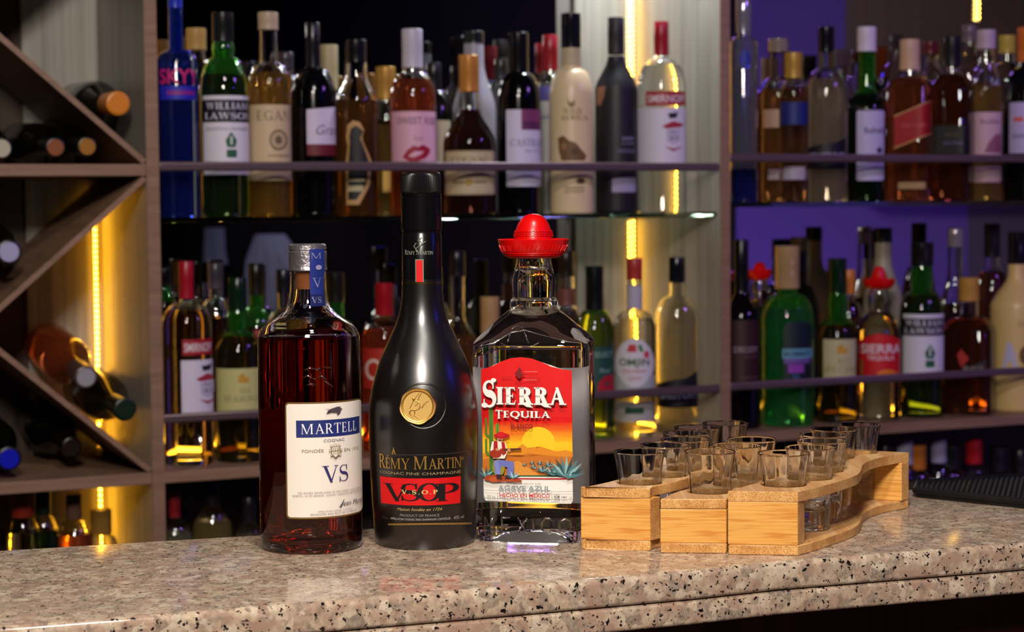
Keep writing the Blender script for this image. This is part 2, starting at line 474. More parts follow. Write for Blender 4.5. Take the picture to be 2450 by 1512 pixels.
# the right wall, seen in the mirror behind the shelves: dark near the camera, then lavender plaster
XW = 3.0
def mirror_hit(px, py):
    p = cab(px, py, 0.302); d = ray(px, py).normalized(); d = d - NF * (2 * d.dot(NF))
    return p + d * ((XW - p.x) / d.x)
y_a = mirror_hit(1762, 560).y; y_b = mirror_hit(2316, 560).y; y_c = mirror_hit(2068, 250).y
z_c = mirror_hit(2068, 492).z
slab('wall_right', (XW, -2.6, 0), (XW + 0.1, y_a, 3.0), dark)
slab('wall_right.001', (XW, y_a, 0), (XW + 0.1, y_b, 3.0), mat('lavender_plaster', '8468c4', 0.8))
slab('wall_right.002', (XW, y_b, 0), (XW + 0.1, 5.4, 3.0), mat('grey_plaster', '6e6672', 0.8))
# hanging wall cupboard of dark wood in front of the far end of that wall
wc = MB(); dk = wood('dark_cupboard_wood', '3a1006', '561a0c', '6a2412', (40, 40, 2))
wc.box((XW - 0.06, (y_c + 2.9) / 2, z_c + 0.55), (0.12, 2.9 - y_c, 1.1), dk)
tag(wc.build('wall_cupboard', smooth=0, bevel=0.003), 'dark brown wall cupboard mirrored above the right hand shelf, beside the lavender wall', 'cupboard')
def wall_cloth(pts, label, m_):
    q = []
    for px, py in pts: p = mirror_hit(px, py); q.append(p)
    org = q[0].copy(); r_ = empty('hanging_cloth', org, 0, label, 'cloth')
    b = MB(); n_ = len(q) // 2; L0, R0_ = q[:n_], q[n_:][::-1]; K = 14; vs = []
    for a_, c_ in zip(L0, R0_):
        for k in range(K + 1):
            p = a_.lerp(c_, k / K) - org; vs.append(Vector((-0.035 + 0.012 * math.sin(k * 1.9) + 0.006 * math.sin(k * 4.1 + a_.z * 9), p.y, p.z)))
    m2 = [Vector((v.x + 0.006, v.y, v.z)) for v in vs]; W_ = K + 1; fs = []
    for i in range(n_ - 1):
        for k in range(K):
            o_ = i * W_ + k; fs.append((o_, o_ + 1, o_ + W_ + 1, o_ + W_)); o2 = o_ + len(vs); fs.append((o2, o2 + W_, o2 + W_ + 1, o2 + 1))
    b.add(vs + m2, fs, m_); b.build('fabric', r_, smooth=80)
    b = MB(); b.tube([(-0.05, 0, 0.01), (0.0, 0, 0.012)], 0.006, dk, 8); b.build('peg', r_)
wall_cloth([(628, 560), (606, 620), (596, 690), (592, 745), (700, 742), (745, 700), (752, 640), (690, 560)], 'pale draped cloth mirrored in the dark back of the middle bay, above the brown cognac', mat('cloth_white', 'd8dae6', 0.8))
wall_cloth([(508, 545), (505, 600), (503, 632), (556, 632), (550, 600), (545, 545)], 'small pale cloth mirrored in the dark back above the green whisky bottle', mat('cloth_grey', 'b4b8c4', 0.8))
lamp('cloth_fill_light', 'SPOT', (1.6, -0.3, 2.6), 26, (0.8, 0.8, 1.0), 0.1, tuple(mirror_hit(650, 640)), spot=0.6)  # added spot that brightens the mirrored cloths, no fixture of the bar
lamp('violet_wall_fill', 'AREA', (1.9, 1.55, 0.35), 11, (0.50, 0.26, 1.0), 0.3, (3.0, 2.1, 1.25))  # added violet light for the mirrored wall, stands for no visible fixture
lamp('front_panel_fill', 'AREA', (0.3, 0.5, 0.35), 1.6, (1.0, 0.7, 0.6), 0.4, (0.3, 1.5, 0.9))  # added weak fill that lifts the dark front panel of the counter

# ================================================================== cabinet behind the bar
lam = wood('laminate_edge', '7d5f4a', '8c6c55', '9a7860', (8, 8, 120), 0.45)
lamv = wood('laminate_panel', '847e74', '9c968c', 'aea89e', (70, 70, 1.6), 0.42)
mirror_m = mat('mirror_silver', 'b4b4b8', 0.0, 1.0)
rail_m = mat('brushed_rail', '6e5a5e', 0.34, 0.5)
shelf_glass = mat('shelf_glass', 'cfe8da', 0.0, 0.0, 1.0, 1.5)
u_post = U(367); u_mid = U(1735); u_end = U(3050); u_rackL = u_post - 0.50
PT = 0.018
DEP = 0.30
Z_BOARD = -0.383; Z_RACK = 0.061; Z_TOP = 0.95; Z_LOW = -0.80; BT = 0.017
Z_GL = -0.016; Z_GR = -0.001
def root(name, label, cat): return empty(name, (0, 2.997, ZC), TH, label, cat)
cabinet = root('back_bar_cabinet', 'brown laminate cabinet with mirror back and shelves of bottles behind the bar', 'cabinet')
def part(name, boxes, parent, m=lam, bevel=0.0012):
    b = MB()
    for u0, u1, t0, t1, z0, z1 in boxes: b.box(((u0 + u1) / 2, (t0 + t1) / 2, (z0 + z1) / 2), (u1 - u0, t1 - t0, z1 - z0), m)
    return b.build(name, parent, smooth=0, bevel=bevel)
def upright(u, parent):
    b = MB(); b.box((u, DEP / 2 + 0.001, (Z_TOP + Z_LOW) / 2), (PT, DEP - 0.002, Z_TOP - Z_LOW), lamv)
    b.box((u, 0.0, (Z_TOP + Z_LOW) / 2), (PT, 0.002, Z_TOP - Z_LOW), lam)
    return b.build('upright', parent, smooth=0)
for u in (u_post, u_mid, u_end): upright(u, cabinet)
h = PT / 2
part('shelf_board', [(u_post + h, u_mid - h, 0, DEP, Z_BOARD - BT, Z_BOARD)], cabinet)
part('shelf_board', [(u_mid + h, u_end - h, 0, DEP, Z_BOARD - BT, Z_BOARD)], cabinet)
part('base_board', [(u_post + h, u_end + h, 0, DEP, Z_LOW - BT, Z_LOW)], cabinet)
part('top_board', [(u_post + h, u_end + h, 0, DEP, Z_TOP, Z_TOP + BT)], cabinet)
part('base_cupboard', [(u_post - h, u_end + h, -0.02, DEP, -1.371, Z_LOW - BT)], cabinet, wood('base_wood', '241310', '32201a', '40281f', (40, 40, 2)))
part('glass_shelf', [(u_post + h, u_mid - h, 0.012, DEP - 0.002, Z_GL - 0.008, Z_GL)], cabinet, shelf_glass, 0.0008)
part('glass_shelf', [(u_mid + h, u_end - h, 0.012, DEP - 0.004, Z_GR - 0.008, Z_GR)], cabinet, shelf_glass, 0.0008)
def rail(u0, u1, z):
    b = MB(); b.box(((u0 + u1) / 2, 0.004, z), (u1 - u0, 0.006, 0.0135), rail_m)
    return b.build('guard_rail', cabinet, smooth=60, bevel=0.0028)
rail(u_post + h, u_mid - h, 0.0580); rail(u_post + h, u_mid - h, -0.3065)
rail(u_mid + h, u_end - h, 0.0730); rail(u_mid + h, u_end - h, -0.3045)
b = MB(); b.box(((u_post + u_end) / 2, DEP + 0.006, (Z_TOP + Z_LOW) / 2), (u_end - u_post, 0.006, Z_TOP - Z_LOW), mirror_m)
b.build('mirror_panel', cabinet, smooth=0)
part('back_panel', [(u_mid - h - 0.118, u_mid - h, DEP - 0.012, DEP - 0.002, Z_BOARD, Z_GL - 0.009)], cabinet, lamv)
part('back_panel', [(u_mid - h - 0.118, u_mid - h, DEP - 0.012, DEP - 0.002, Z_GL + 0.001, Z_TOP)], cabinet, lamv)

part('back_panel', [(u_post + h, u_end + h, DEP - 0.012, DEP - 0.002, Z_LOW, Z_BOARD - BT)], cabinet, wood('lower_dark_backing', '1e1512', '2a1e18', '382a22', (70, 70, 1.6), 0.5))  # added dark panel, keeps the lowest row from mirroring the violet wall
# wine rack: one column of cells crossed by diagonal boards
rack = root('wine_rack', 'brown laminate wine rack with crossed diagonal boards left of the shelves', 'wine rack')
uL, uR = u_rackL, u_post - h
part('upright', [(uL - PT, uL, 0, DEP, Z_LOW, Z_TOP)], rack, lamv)
for z in (Z_BOARD, Z_RACK, ): part('shelf_board', [(uL, uR, 0, DEP, z - BT, z)], rack)
part('top_board', [(uL - PT, uR, 0, DEP, Z_TOP, Z_TOP + BT)], rack)
part('base_cupboard', [(uL - PT, uR, -0.02, DEP, -1.371, Z_LOW)], rack, mat('rack_base', '2a1c17', 0.5))
part('back_panel', [(uL, uR, DEP + 0.003, DEP + 0.009, Z_LOW, Z_TOP)], rack, wood('rack_back_wood', '3a2a22', '4a372c', '5a4538', (70, 70, 1.6), 0.5), 0)
for za_, zb_ in ((Z_LOW, Z_BOARD - BT), (Z_BOARD, Z_RACK - BT), (Z_RACK, Z_TOP)): part('back_panel', [(uR - 0.118, uR, DEP - 0.010, DEP - 0.001, za_, zb_)], rack, lamv)
def diagonal(z0, z1, flip):
    a = Vector((uL, 0, z0)); c = Vector((uR, 0, z1))
    if flip: a.z, c.z = z1, z0
    d = (c - a).normalized(); n = Vector((-d.z, 0, d.x)) * (BT * 0.92 / 2)
    pts = [a + n, c + n, c - n, a - n]
    # trim the ends to the cell
    pts = [Vector((min(max(p.x, uL), uR), 0, min(max(p.z, z0), z1))) for p in pts]
    bb = MB(); vs = [Vector((p.x, t, p.z)) for t in (0.0, DEP - 0.012) for p in pts]
    bb.add(vs, [(0, 3, 2, 1), (4, 5, 6, 7), (0, 1, 5, 4), (1, 2, 6, 5), (2, 3, 7, 6), (3, 0, 4, 7)], lam)
    return bb
for z0, z1 in ((Z_BOARD, Z_RACK - BT), (Z_RACK, Z_RACK + 0.427)):
    for k in (0, 1):
        if k and z1 > 0.3: pass
        diagonal(z0, z1, k).build('diagonal_board', rack, smooth=0)

# LED strips in the back corners of the cabinet
led_m = mat('led_light', 'ffe9a0', 0.5, emit='ffb62a', es=64.0)
tape_m = mat('led_tape', 'e8dcc0', 0.5)
lens_m = mat('led_lens', 'ffe9a0', 0.5, emit='ffb428', es=11.0)
led_soft = mat('led_light_soft', 'ffe9a0', 0.5, emit='ffc238', es=24.0)
def led_strip(u, z0, z1, label, rows=1, diodes=True, t=DEP - 0.012):
    """vertical strip stuck to the panel at depth t, its diodes facing the room"""
    r = root('led_strip', label, 'LED strip'); r['group'] = 'yellow LED strips of the cabinet'
    w_ = 0.006 + 0.008 * (rows - 1)
    b = MB(); b.box((u, t - 0.0009, (z0 + z1) / 2), (w_, 0.0014, z1 - z0), tape_m); b.build('tape', r, smooth=0)
    if not diodes:
        b = MB(); b.box((u, t - 0.003, (z0 + z1) / 2), (0.004, 0.003, z1 - z0), lens_m); b.build('light_cover', r, smooth=0)
        return
    b = MB(); b.ball((0, 0, 0), (0.0019, 0.0016, 0.0019), led_m if rows == 1 else led_soft, 8); first = b.build('diode', r)
    n = min(max(1, int((z1 - z0) / 0.0085)), 100 // rows)
    for k in range(rows):
        for i in range(n):
            o = first if i == 0 and k == 0 else first.copy()
            if i or k: COL.objects.link(o); o.parent = r
            o.location = (u + (k - (rows - 1) / 2) * 0.008, t - 0.0032, z0 + (z1 - z0) * (i + 0.5 + 0.3 * k) / (n + 0.4))
uA = u_post - h; uB = u_mid - h
led_strip(uA - 0.012, Z_BOARD + 0.004, Z_RACK - BT - 0.004, 'yellow LED strip glowing in the wine rack below its shelf', t=DEP - 0.010)
led_strip(uA - 0.012, -0.66, Z_BOARD - BT - 0.004, 'yellow LED strip glowing under the wine rack, just above the counter', t=DEP - 0.010)
led_strip(uB - 0.012, Z_GL + 0.003, 0.42, 'yellow LED strip above the glass shelf behind the red capped clear bottle', 2)
led_strip(uB - 0.012, Z_BOARD + 0.004, Z_GL - 0.012, 'yellow LED strip below the glass shelf beside the red capped bottle with round label', 2)
led_strip(U(2335, DEP), 0.345, 0.42, 'yellow LED strip at the top right corner of the cabinet', 2, t=DEP + 0.0025)
led_strip(u_post + h + 0.006, Z_BOARD + 0.004, Z_GL - 0.012, 'yellow light strip hidden in the left back corner of the lower middle bay', 1, False, t=DEP)
led_strip(u_mid + h + 0.006, Z_BOARD + 0.004, Z_GR - 0.012, 'yellow light strip hidden in the left back corner of the lower right bay', 1, False, t=DEP)
led_strip(u_post + h + 0.006, Z_GL + 0.004, 0.5, 'yellow light strip hidden in the left back corner of the upper middle bay', 1, False, t=DEP)
led_strip(u_mid + h + 0.006, Z_GR + 0.004, 0.5, 'yellow light strip hidden in the left back corner of the upper right bay', 1, False, t=DEP)
def led_row(u0, u1, z, label):
    r = root('led_strip', label, 'LED strip'); r['group'] = 'yellow LED strips of the cabinet'
    b = MB(); b.box(((u0 + u1) / 2, DEP - 0.017, z + 0.001), (u1 - u0, 0.008, 0.002), tape_m); b.build('tape', r, smooth=0)
    b = MB(); b.box(((u0 + u1) / 2, DEP - 0.017, z + 0.0035), (u1 - u0, 0.005, 0.003), lens_m); b.build('light_cover', r, smooth=0)
led_row(u_post + h + 0.01, uB - 0.02, Z_BOARD, 'yellow light strip along the back of the lower middle shelf board')
led_row(u_mid + h + 0.01, u_end - h - 0.01, Z_BOARD, 'yellow light strip along the back of the lower right shelf board')
def local(u, t, z): return Vector((0, 2.997, ZC)) + Vector((u * CT - t * ST, u * ST + t * CT, z))
lamp('cabinet_top_lamp', 'AREA', local(uB - 0.10, 0.10, 0.70), 5.0, (0.84, 0.95, 1.0), 0.07, local(uB - 0.04, 0.29, 0.15))
lamp('cabinet_top_lamp', 'AREA', local(uA - 0.20, 0.10, 0.62), 4.2, (1.0, 0.86, 0.72), 0.07, local(uA - 0.09, 0.29, 0.2))

# ================================================================== the granite bar counter
counter = empty('bar_counter', (0, 0, 0), 0, 'bar counter with speckled pink granite top and rounded double edge', 'counter')
gr = granite()
fe = [at_z(px, py, ZT) for px, py in ((-500, 1543), (0, 1502), (434, 1468), (918, 1428), (1250, 1401), (1659, 1366), (1863, 1345), (2450, 1300), (3100, 1252))]
be = [at_z(px, py, ZT) for px, py in ((-500, 1350), (0, 1318), (434, 1292), (870, 1266), (1250, 1240), (1659, 1210), (1863, 1195), (2450, 1153), (3100, 1110))]
def edge_slab(name, z_top, th, inset, eb=0.004):
    b = MB(); n = len(fe); nr = []
    for i in range(n):
        d = (fe[min(i + 1, n - 1)] - fe[max(i - 1, 0)]).normalized(); nr.append(Vector((d.y, -d.x, 0)))
    r = eb
    prof = [(0.0 - r, 0.0)]
    for k in range(1, 6):
        a = PI / 2 * k / 5; prof.append((-r + r * math.sin(a), -r + r * math.cos(a)))
    r2 = 0.003
    for k in range(0, 5):
        a = PI / 2 * k / 4; prof.append((-r2 + r2 * math.cos(a), -th + r2 - r2 * math.sin(a)))
    m_ = len(prof); vs = []
    for i in range(n):
        vs.append(Vector((be[i].x, be[i].y, z_top)))
        for o, z in prof: p = fe[i] + nr[i] * (o - inset); vs.append(Vector((p.x, p.y, z_top + z)))
        vs.append(Vector((be[i].x, be[i].y, z_top - th)))
    w_ = m_ + 2; fs = []
    for i in range(n - 1):
        for k in range(w_):
            j = (k + 1) % w_
            fs.append((i * w_ + k, i * w_ + j, (i + 1) * w_ + j, (i + 1) * w_ + k))
    fs.append(tuple(range(w_))[::-1]); fs.append(tuple(range((n - 1) * w_, n * w_)))
    b.add(vs, fs, gr); return b.build(name, counter, smooth=40)
edge_slab('granite_top', ZT, 0.0215, 0.0, 0.005)
edge_slab('granite_lower_layer', ZT - 0.0222, 0.0185, 0.0012, 0.003)
mah = wood('mahogany', '1d0706', '2a0c0a', '38130f', (50, 50, 1.5), 0.4)
n = len(fe); b = MB()
vs = []
for i in range(n):
    p = fe[i] + Vector((-0.012, 0.05, 0)); q = be[i] + Vector((0.0, -0.02, 0))
    for a in (p, q):
        for z in (ZT - 0.0415, 0.0): vs.append(Vector((a.x, a.y, z)))
fs = []
for i in range(n - 1):
    o = i * 4
    fs += [(o, o + 1, o + 5, o + 4), (o + 2, o + 6, o + 7, o + 3), (o, o + 4, o + 6, o + 2)]
b.add(vs, fs, mah); b.build('front_panel', counter, smooth=0)

# rubber bar mat
mp = [at_z(2190, 1190, ZT), at_z(2620, 1236, ZT), at_z(2620, 1142, ZT), at_z(2196, 1172, ZT)]
mat_root = empty('bar_mat', mp[0], 0, 'black ribbed rubber bar mat on the right end of the counter', 'bar mat')
rub = mat('rubber', '0d0d0f', 0.42)
b = MB(); q = [(p - mp[0]) for p in mp]; b.prism([(p.x, p.y) for p in q], 0.0, 0.0055, rub); b.build('base', mat_root, smooth=0, bevel=0.001)
b = MB()
rim = [Vector((p.x, p.y, 0.0065)) for p in q]
b.tube(rim + [rim[0]], 0.0032, rub, 8)
nr_ = 34
for i in range(1, nr_):
    f = i / nr_; a = q[0].lerp(q[1], f); c = q[3].lerp(q[2], f)
    a2 = a.lerp(c, 0.05); c2 = a.lerp(c, 0.95)
    sh = Vector((0.02, 0, 0))
    b.tube([Vector((a2.x, a2.y, 0.0062)), Vector((c2.x, c2.y, 0.0062))], 0.0016, rub, 6)
b.build('rib', mat_root, smooth=40)
# ================================================================== surfaces that labels are wrapped on
def fwd_dist(p): return (p - CAM).dot(FWD)
class Surf:
    """frame of a standing bottle: local -Y faces the camera, z = 0 at the base"""
    def __init__(s, px, py, base_z, y=None, t=None, sec=None):
        s.px = px; s.py = py
        p = at_y(px, py, y) if y is not None else cab(px, py, t)
        s.loc = Vector((p.x, p.y, base_z)); s.dist = math.hypot(p.x, p.y)
        s.h = Vector((p.x, p.y, 0)).normalized(); s.rotz = -math.atan2(p.x, p.y)
        s.s = fwd_dist(p) / F_PX; s.sec = sec; s.prof = []
        # the bottle stands upright while the frame is rolled: its axis drifts sideways in the picture
        s.base_z = base_z
    def z(s, py, fw=0.0):
        return hit(s.px, py, s.h, s.dist - fw).z - s.base_z
    def r_at(s, z):
        p = s.prof
        if z <= p[0][1]: return p[0][0]
        for (r0, z0), (r1, z1) in zip(p, p[1:]):
            if z0 <= z <= z1 and z1 > z0: return r0 + (r1 - r0) * (z - z0) / (z1 - z0)
        return p[-1][0]
    def axis_px(s, py): return s.px + (py - s.py) * (-ROLL) * 0.6
    def X(s, px, R, fw):
        x = (px - s.px) * s.s
        return x * (1 - fw / s.dist)
    def q_of_px(s, px, R):
        k = abs((px - s.px) * s.s) / R
        fw = R * math.sqrt(max(0, 1 - min(1, k * k)))
        x = s.X(px, R, fw)
        if s.sec: return x
        return math.asin(max(-0.999, min(0.999, x / R))) * R
    def P(s, q, z, off, R=None):
        r = s.r_at(z)
        if s.sec:
            lo, hi = -1.35, 1.35
            for _ in range(22):
                mi = (lo + hi) / 2; x, y = s.sec(mi, r, z)
                if x < q: lo = mi
                else: hi = mi
            x, y = s.sec(lo, r, z); l = math.hypot(x, y)
            return Vector((x * (1 + off / l), y * (1 + off / l), z))
        a = q / (R or r)
        return Vector(((r + off) * math.sin(a), -(r + off) * math.cos(a), z))

def circle_pts(cx, cy, rx, ry, n=32, a0=0, a1=360):
    return [(cx + rx * math.cos(math.radians(a0 + (a1 - a0) * i / n)), cy + ry * math.sin(math.radians(a0 + (a1 - a0) * i / n))) for i in range(n if a1 - a0 == 360 else n + 1)]
def rrect(x0, x1, y0, y1, r, n=5):
    p = []
    for cx, cy, a in ((x1 - r, y0 + r, -90), (x1 - r, y1 - r, 0), (x0 + r, y1 - r, 90), (x0 + r, y0 + r, 180)):
        for i in range(n + 1): t = math.radians(a + 90 * i / n); p.append((cx + r * math.cos(t), cy + r * math.sin(t)))
    return p

def make_label(S, name, parent, items, base_off=0.0003, step=0.00012, lab=None):
    """items, in the order they are printed:
       ('T', text, x0, x1, yc, h, colour, font)  ('R', x0, x1, y0, y1, colour)  ('P', [(x, y)...], colour)  ('C', cx, cy, rx, ry, colour)
       all in pixels of the photograph; 'colour' is a hex string or a material"""
    mb = MB()
    it0 = items[0]
    for k, it in enumerate(items):
        off = base_off + k * step if k < 12 else base_off + 12 * step + (k - 12) * 0.00003
        col = [c for c in it if isinstance(c, (bpy.types.Material,))]
        col = col[0] if col else None
        if it[0] == 'T':
            _, text, x0, x1, yc, hpx, c = it[:7]; font = it[7] if len(it) > 7 else 'sans'
            if font == 'serif': vs, fs = serif(text, *(it[8] if len(it) > 8 else ()))
            else:
                vs, fs = sans(text, {'bold': 0.02, 'sans': 0.0, 'script': 0.0}[font])
                if font == 'script': vs = [(a + b_ * 0.35, b_) for a, b_ in vs]
            if not vs: continue
            a0 = min(v[0] for v in vs); a1 = max(v[0] for v in vs)
            cx = (x0 + x1) / 2
            pts = [(v[0], v[1]) for v in vs]
            R = S.r_at(S.z(yc)); fw = R * math.sqrt(max(0, 1 - min(1, abs((cx - S.px) * S.s / R)) ** 2))
            R = S.r_at(S.z(yc, fw))
            q0, q1 = S.q_of_px(x0, R), S.q_of_px(x1, R)
            vs = [(q0 + (q1 - q0) * (a - a0) / (a1 - a0), S.z(yc - b_ * hpx, fw)) for a, b_ in pts]
        else:
            if it[0] == 'R': poly = [(it[1], it[4]), (it[2], it[4]), (it[2], it[3]), (it[1], it[3])]; c = it[5]
            elif it[0] == 'RR': poly = rrect(it[1], it[2], it[3], it[4], it[5])[::-1]; c = it[6]
            elif it[0] == 'C': poly = circle_pts(it[1], it[2], it[3], it[4])[::-1]; c = it[5]
            else: poly = it[1]; c = it[2]
            xs = [p[0] for p in poly]; ys = [p[1] for p in poly]
            cx = (min(xs) + max(xs)) / 2; yc = (min(ys) + max(ys)) / 2
            R = S.r_at(S.z(yc)); fw = R * math.sqrt(max(0, 1 - min(1, abs((cx - S.px) * S.s / R)) ** 2))
            R = S.r_at(S.z(yc, fw))
            vs = [(S.q_of_px(x, R), S.z(y, fw)) for x, y in poly]; fs = [tuple(range(len(vs)))]
        m_ = c if isinstance(c, bpy.types.Material) else paper(c)
        zs = [v[1] for v in vs]
        flat = abs(S.r_at(min(zs)) - S.r_at(max(zs))) < 2e-4
        wrap(mb, vs, fs, lambda x, z: S.P(x, z, off, R), m_, ds=max(R * 0.10, 0.002), dz=None if flat else 0.004)
    o = mb.build(name, parent, smooth=30)
    if lab: o['label'] = lab
    return o

# ================================================================== bottle with brown cognac and white label
def fg_bottle(px, py, y, label, sec=None, name='liquor_bottle'):
    S = Surf(px, py, ZT, y=y, sec=sec); S.root = empty(name, S.loc, S.rotz, label, 'bottle'); return S
def prof(S, pts): return [(hw * S.s, max(0.0, S.z(py))) for hw, py in pts]
def inset(p, d, floor):
    out = [(0, floor)]
    for r, z in p:
        if z > floor: out.append((max(r - d, 0.002), z))
    return out

S = fg_bottle(741, 950, 1.519, 'tall round bottle of dark brown cognac with wide white label, leftmost on the counter')
outer = prof(S, [(113, 1311), (119, 1303), (122, 1290), (122.5, 1270), (122.5, 1100), (122, 900), (122, 815), (120.5, 801), (116, 789), (107, 778), (94, 768), (78, 758), (64, 747), (54, 735), (48, 722), (45, 706), (43.5, 690), (43, 660)])
S.prof = [(outer[0][0], 0)] + outer[1:]
body_out = [(0, 0.006), (outer[0][0] * 0.55, 0.004), (outer[0][0] * 0.85, 0.0003), (outer[0][0], 0.0)] + outer[1:]
z_lip = S.z(646)
inner = [(0, 0.016), (0.010, 0.0145), (0.022, 0.0085), (0.031, 0.0065), (0.0355, 0.009), (outer[2][0] - 0.0028, 0.016)]
inner += [(r - 0.0028, z) for r, z in outer[4:] if z > 0.02]
inner += [(outer[-1][0] - 0.0032, z_lip)]
b = MB()
clear = glass('ffffff', 0.0, 1.5)
b.lathe(body_out + [(outer[-1][0], z_lip), (outer[-1][0] - 0.0032, z_lip)], clear, 96)
b.lathe(inner, clear, 96, flip=True)
b.build('glass_body', S.root, smooth=50)
z_fill = S.z(803)
liq = [(r + 0.00012, z - 0.0001) for r, z in inner if z < z_fill]
liq[0] = (0, liq[0][1]); rl = liq[-1][0]
liq += [(rl - 0.0004, z_fill - 0.0002), (rl - 0.003, z_fill - 0.0012), (0, z_fill - 0.0014)]
b = MB(); b.lathe(liq, mat('cognac', 'b42a0c', 0.0, 0, 1.0, 1.36), 96); b.build('liquid', S.root, smooth=60)
zb0, zb1 = S.z(1240), S.z(985); b = MB(); R = S.r_at(0.1) + 0.0003; nn_ = 24
vs = [Vector((R * math.sin(a), -R * math.cos(a), z_)) for z_ in (zb0, zb1) for a in [math.radians(118 + 112 * i / nn_) for i in range(nn_ + 1)]]
b.add(vs, [(i, i + 1, nn_ + 2 + i, nn_ + 1 + i) for i in range(nn_)], paper('d8c8c0')); b.build('back_label', S.root, smooth=60)
# foil sleeve over the stopper, cork below it
sil = mat('shrink_foil', 'a7a0a4', 0.32, 0.85)
nt, N, L, B_ = nodes(sil); nz_ = noise(N, L, coords(N, L), 260, 4, 0.6); bp = N.new('ShaderNodeBump'); bp.inputs['Strength'].default_value = 0.5; bp.inputs['Distance'].default_value = 0.002
L.new(nz_.outputs['Fac'], bp.inputs['Height']); L.new(bp.outputs[0], B_.inputs['Normal'])
zt = S.z(583); zb = S.z(648)
b = MB(); R0 = 43.5 * S.s
b.lathe([(R0 + 0.0002, zb), (R0 + 0.0010, zb + 0.0008), (R0 + 0.0006, zb + 0.003), (R0 + 0.0004, zb + 0.004), (R0 + 0.0006, zt - 0.0065), (R0 - 0.0002, zt - 0.0055), (R0 + 0.0005, zt - 0.0045), (R0 + 0.0002, zt - 0.0012), (R0 - 0.0012, zt), (0, zt)], sil, 64)
b.build('foil_cap', S.root, smooth=35)
b = MB(); b.lathe([(0, S.z(692)), (0.0098, S.z(691)), (0.0102, S.z(650)), (0, S.z(649))], mat('cork', '9a5a2c', 0.8), 32); b.build('cork', S.root)
tape = mat('tax_tape', '22307a', 0.4)
S2 = Surf(738, 660, ZT, y=1.519); S2.prof = [(R0, 0), (R0, 0.5)]; S2.loc = S.loc
S2.prof = [(45.5 * S.s, S.z(735)), (43.6 * S.s, S.z(700)), (43.4 * S.s, S.z(660)), (R0 + 0.0012, zb), (R0 + 0.0008, zt)]
items = [('R', 742, 774, 596, 734, tape), ('T', 'VS', 745, 768, 718, 15, 'b9b6c8', 'serif'), ('T', 'V', 748, 768, 676, 22, '8a86a8', 'serif', (0.08, 0.03)), ('C', 763, 640, 7, 6, '8a86a8'), ('T', 'M', 746, 768, 612, 14, '8a86a8', 'serif', (0.08, 0.03))]
make_label(S2, 'neck_tape', S.root, items, 0.0003, lab='blue tape strip')
# label
gold = mat('gold_print', 'a88448', 0.35, 0.7); navy = paper('1e2c6e'); gold2 = paper('9a8460')
items = [('RR', 682, 861.5, 962, 1241, 9, gold), ('RR', 685.5, 862.5, 966, 1237, 7, 'efe5d9'),
         ('R', 708, 857, 1005, 1046, navy)]
items += [('T', 'MARTELL', 720, 849, 1025.5, 24, 'f2eef0', 'serif', (0.13, 0.045, 0.10)),
          ('T', 'COGNAC', 772, 821, 1054, 7, '6b6672', 'sans'),
          ('T', 'FONDÉE', 721, 772, 1079, 7.5, '8d7c62', 'sans'), ('T', 'EN 1715', 820, 853, 1075, 7.5, '8d7c62', 'sans'),
          ('T', 'VS', 767, 828, 1134, 40, '33306a', 'serif', (0.15, 0.03, 0.04)),
          ('T', 'THE DOUBLE DISTILLATION OF EXCLUSIVELY CLEAR WINES LEES', 710, 858.5, 1178, 4.2, '6a6470', 'serif', (0.14, 0.06, 0.08)),
          ('T', 'MARTELL VS ITS SMOOTH, ELEGANT CHARACTER AND AROMATIC BLEND', 698, 860.5, 1185, 4.2, '6a6470', 'serif', (0.14, 0.06, 0.08)),
          ('T', 'Jean Martell', 808, 860.5, 1202, 12, '4a4450', 'script'),
          ('P', [(805, 1214), (812, 1205), (817, 1196), (818, 1196), (814, 1206), (807, 1214)], '4a4450'),
          ('T', 'APPELLATION COGNAC CONTRÔLÉE', 756, 836, 1222, 3.6, '8a8288', 'sans'),
          ('T', 'PRODUCED AND BOTTLED IN FRANCE', 739, 845, 1229, 4.4, '7a7278', 'sans')]
bird = [[(774, 978), (790, 979), (806, 976), (816, 980), (806, 988), (793, 987), (780, 984), (796, 982)],
        [(777, 990), (792, 986), (806, 980), (813, 975), (805, 974), (790, 978), (800, 979), (790, 985)], [(802, 986), (812, 982), (810, 989), (804, 993)]]
items += [('P', p, '4a4348') for p in bird]
cr = []
for cx_, cy_, rr_ in ((789, 1068, 3), (798, 1066, 3.5), (807, 1067, 3), (786, 1078, 3), (811, 1077, 3), (789, 1089, 3), (808, 1088, 3)):
    cr.append(('P', circle_pts(cx_, cy_, rr_, rr_, 14)[::-1] , gold2)); cr.append(('P', circle_pts(cx_, cy_, rr_ - 1.2, rr_ - 1.2, 14)[::-1], 'eee6df'))
items += cr
items += [('P', [(789, 1068), (808, 1068), (809, 1086), (798, 1097), (788, 1087)], gold2), ('P', [(791, 1070), (806, 1070), (807, 1085), (798, 1094), (790, 1085)], 'eee6df')]
items += [('R', x, x + 1.6, 1071, 1088, gold2) for x in (793, 797, 801, 804)] + [('R', 787, 810, 1078, 1080, gold2)]
make_label(S, 'label', S.root, items, 0.0004, 0.00009, lab='white paper label with navy banner')
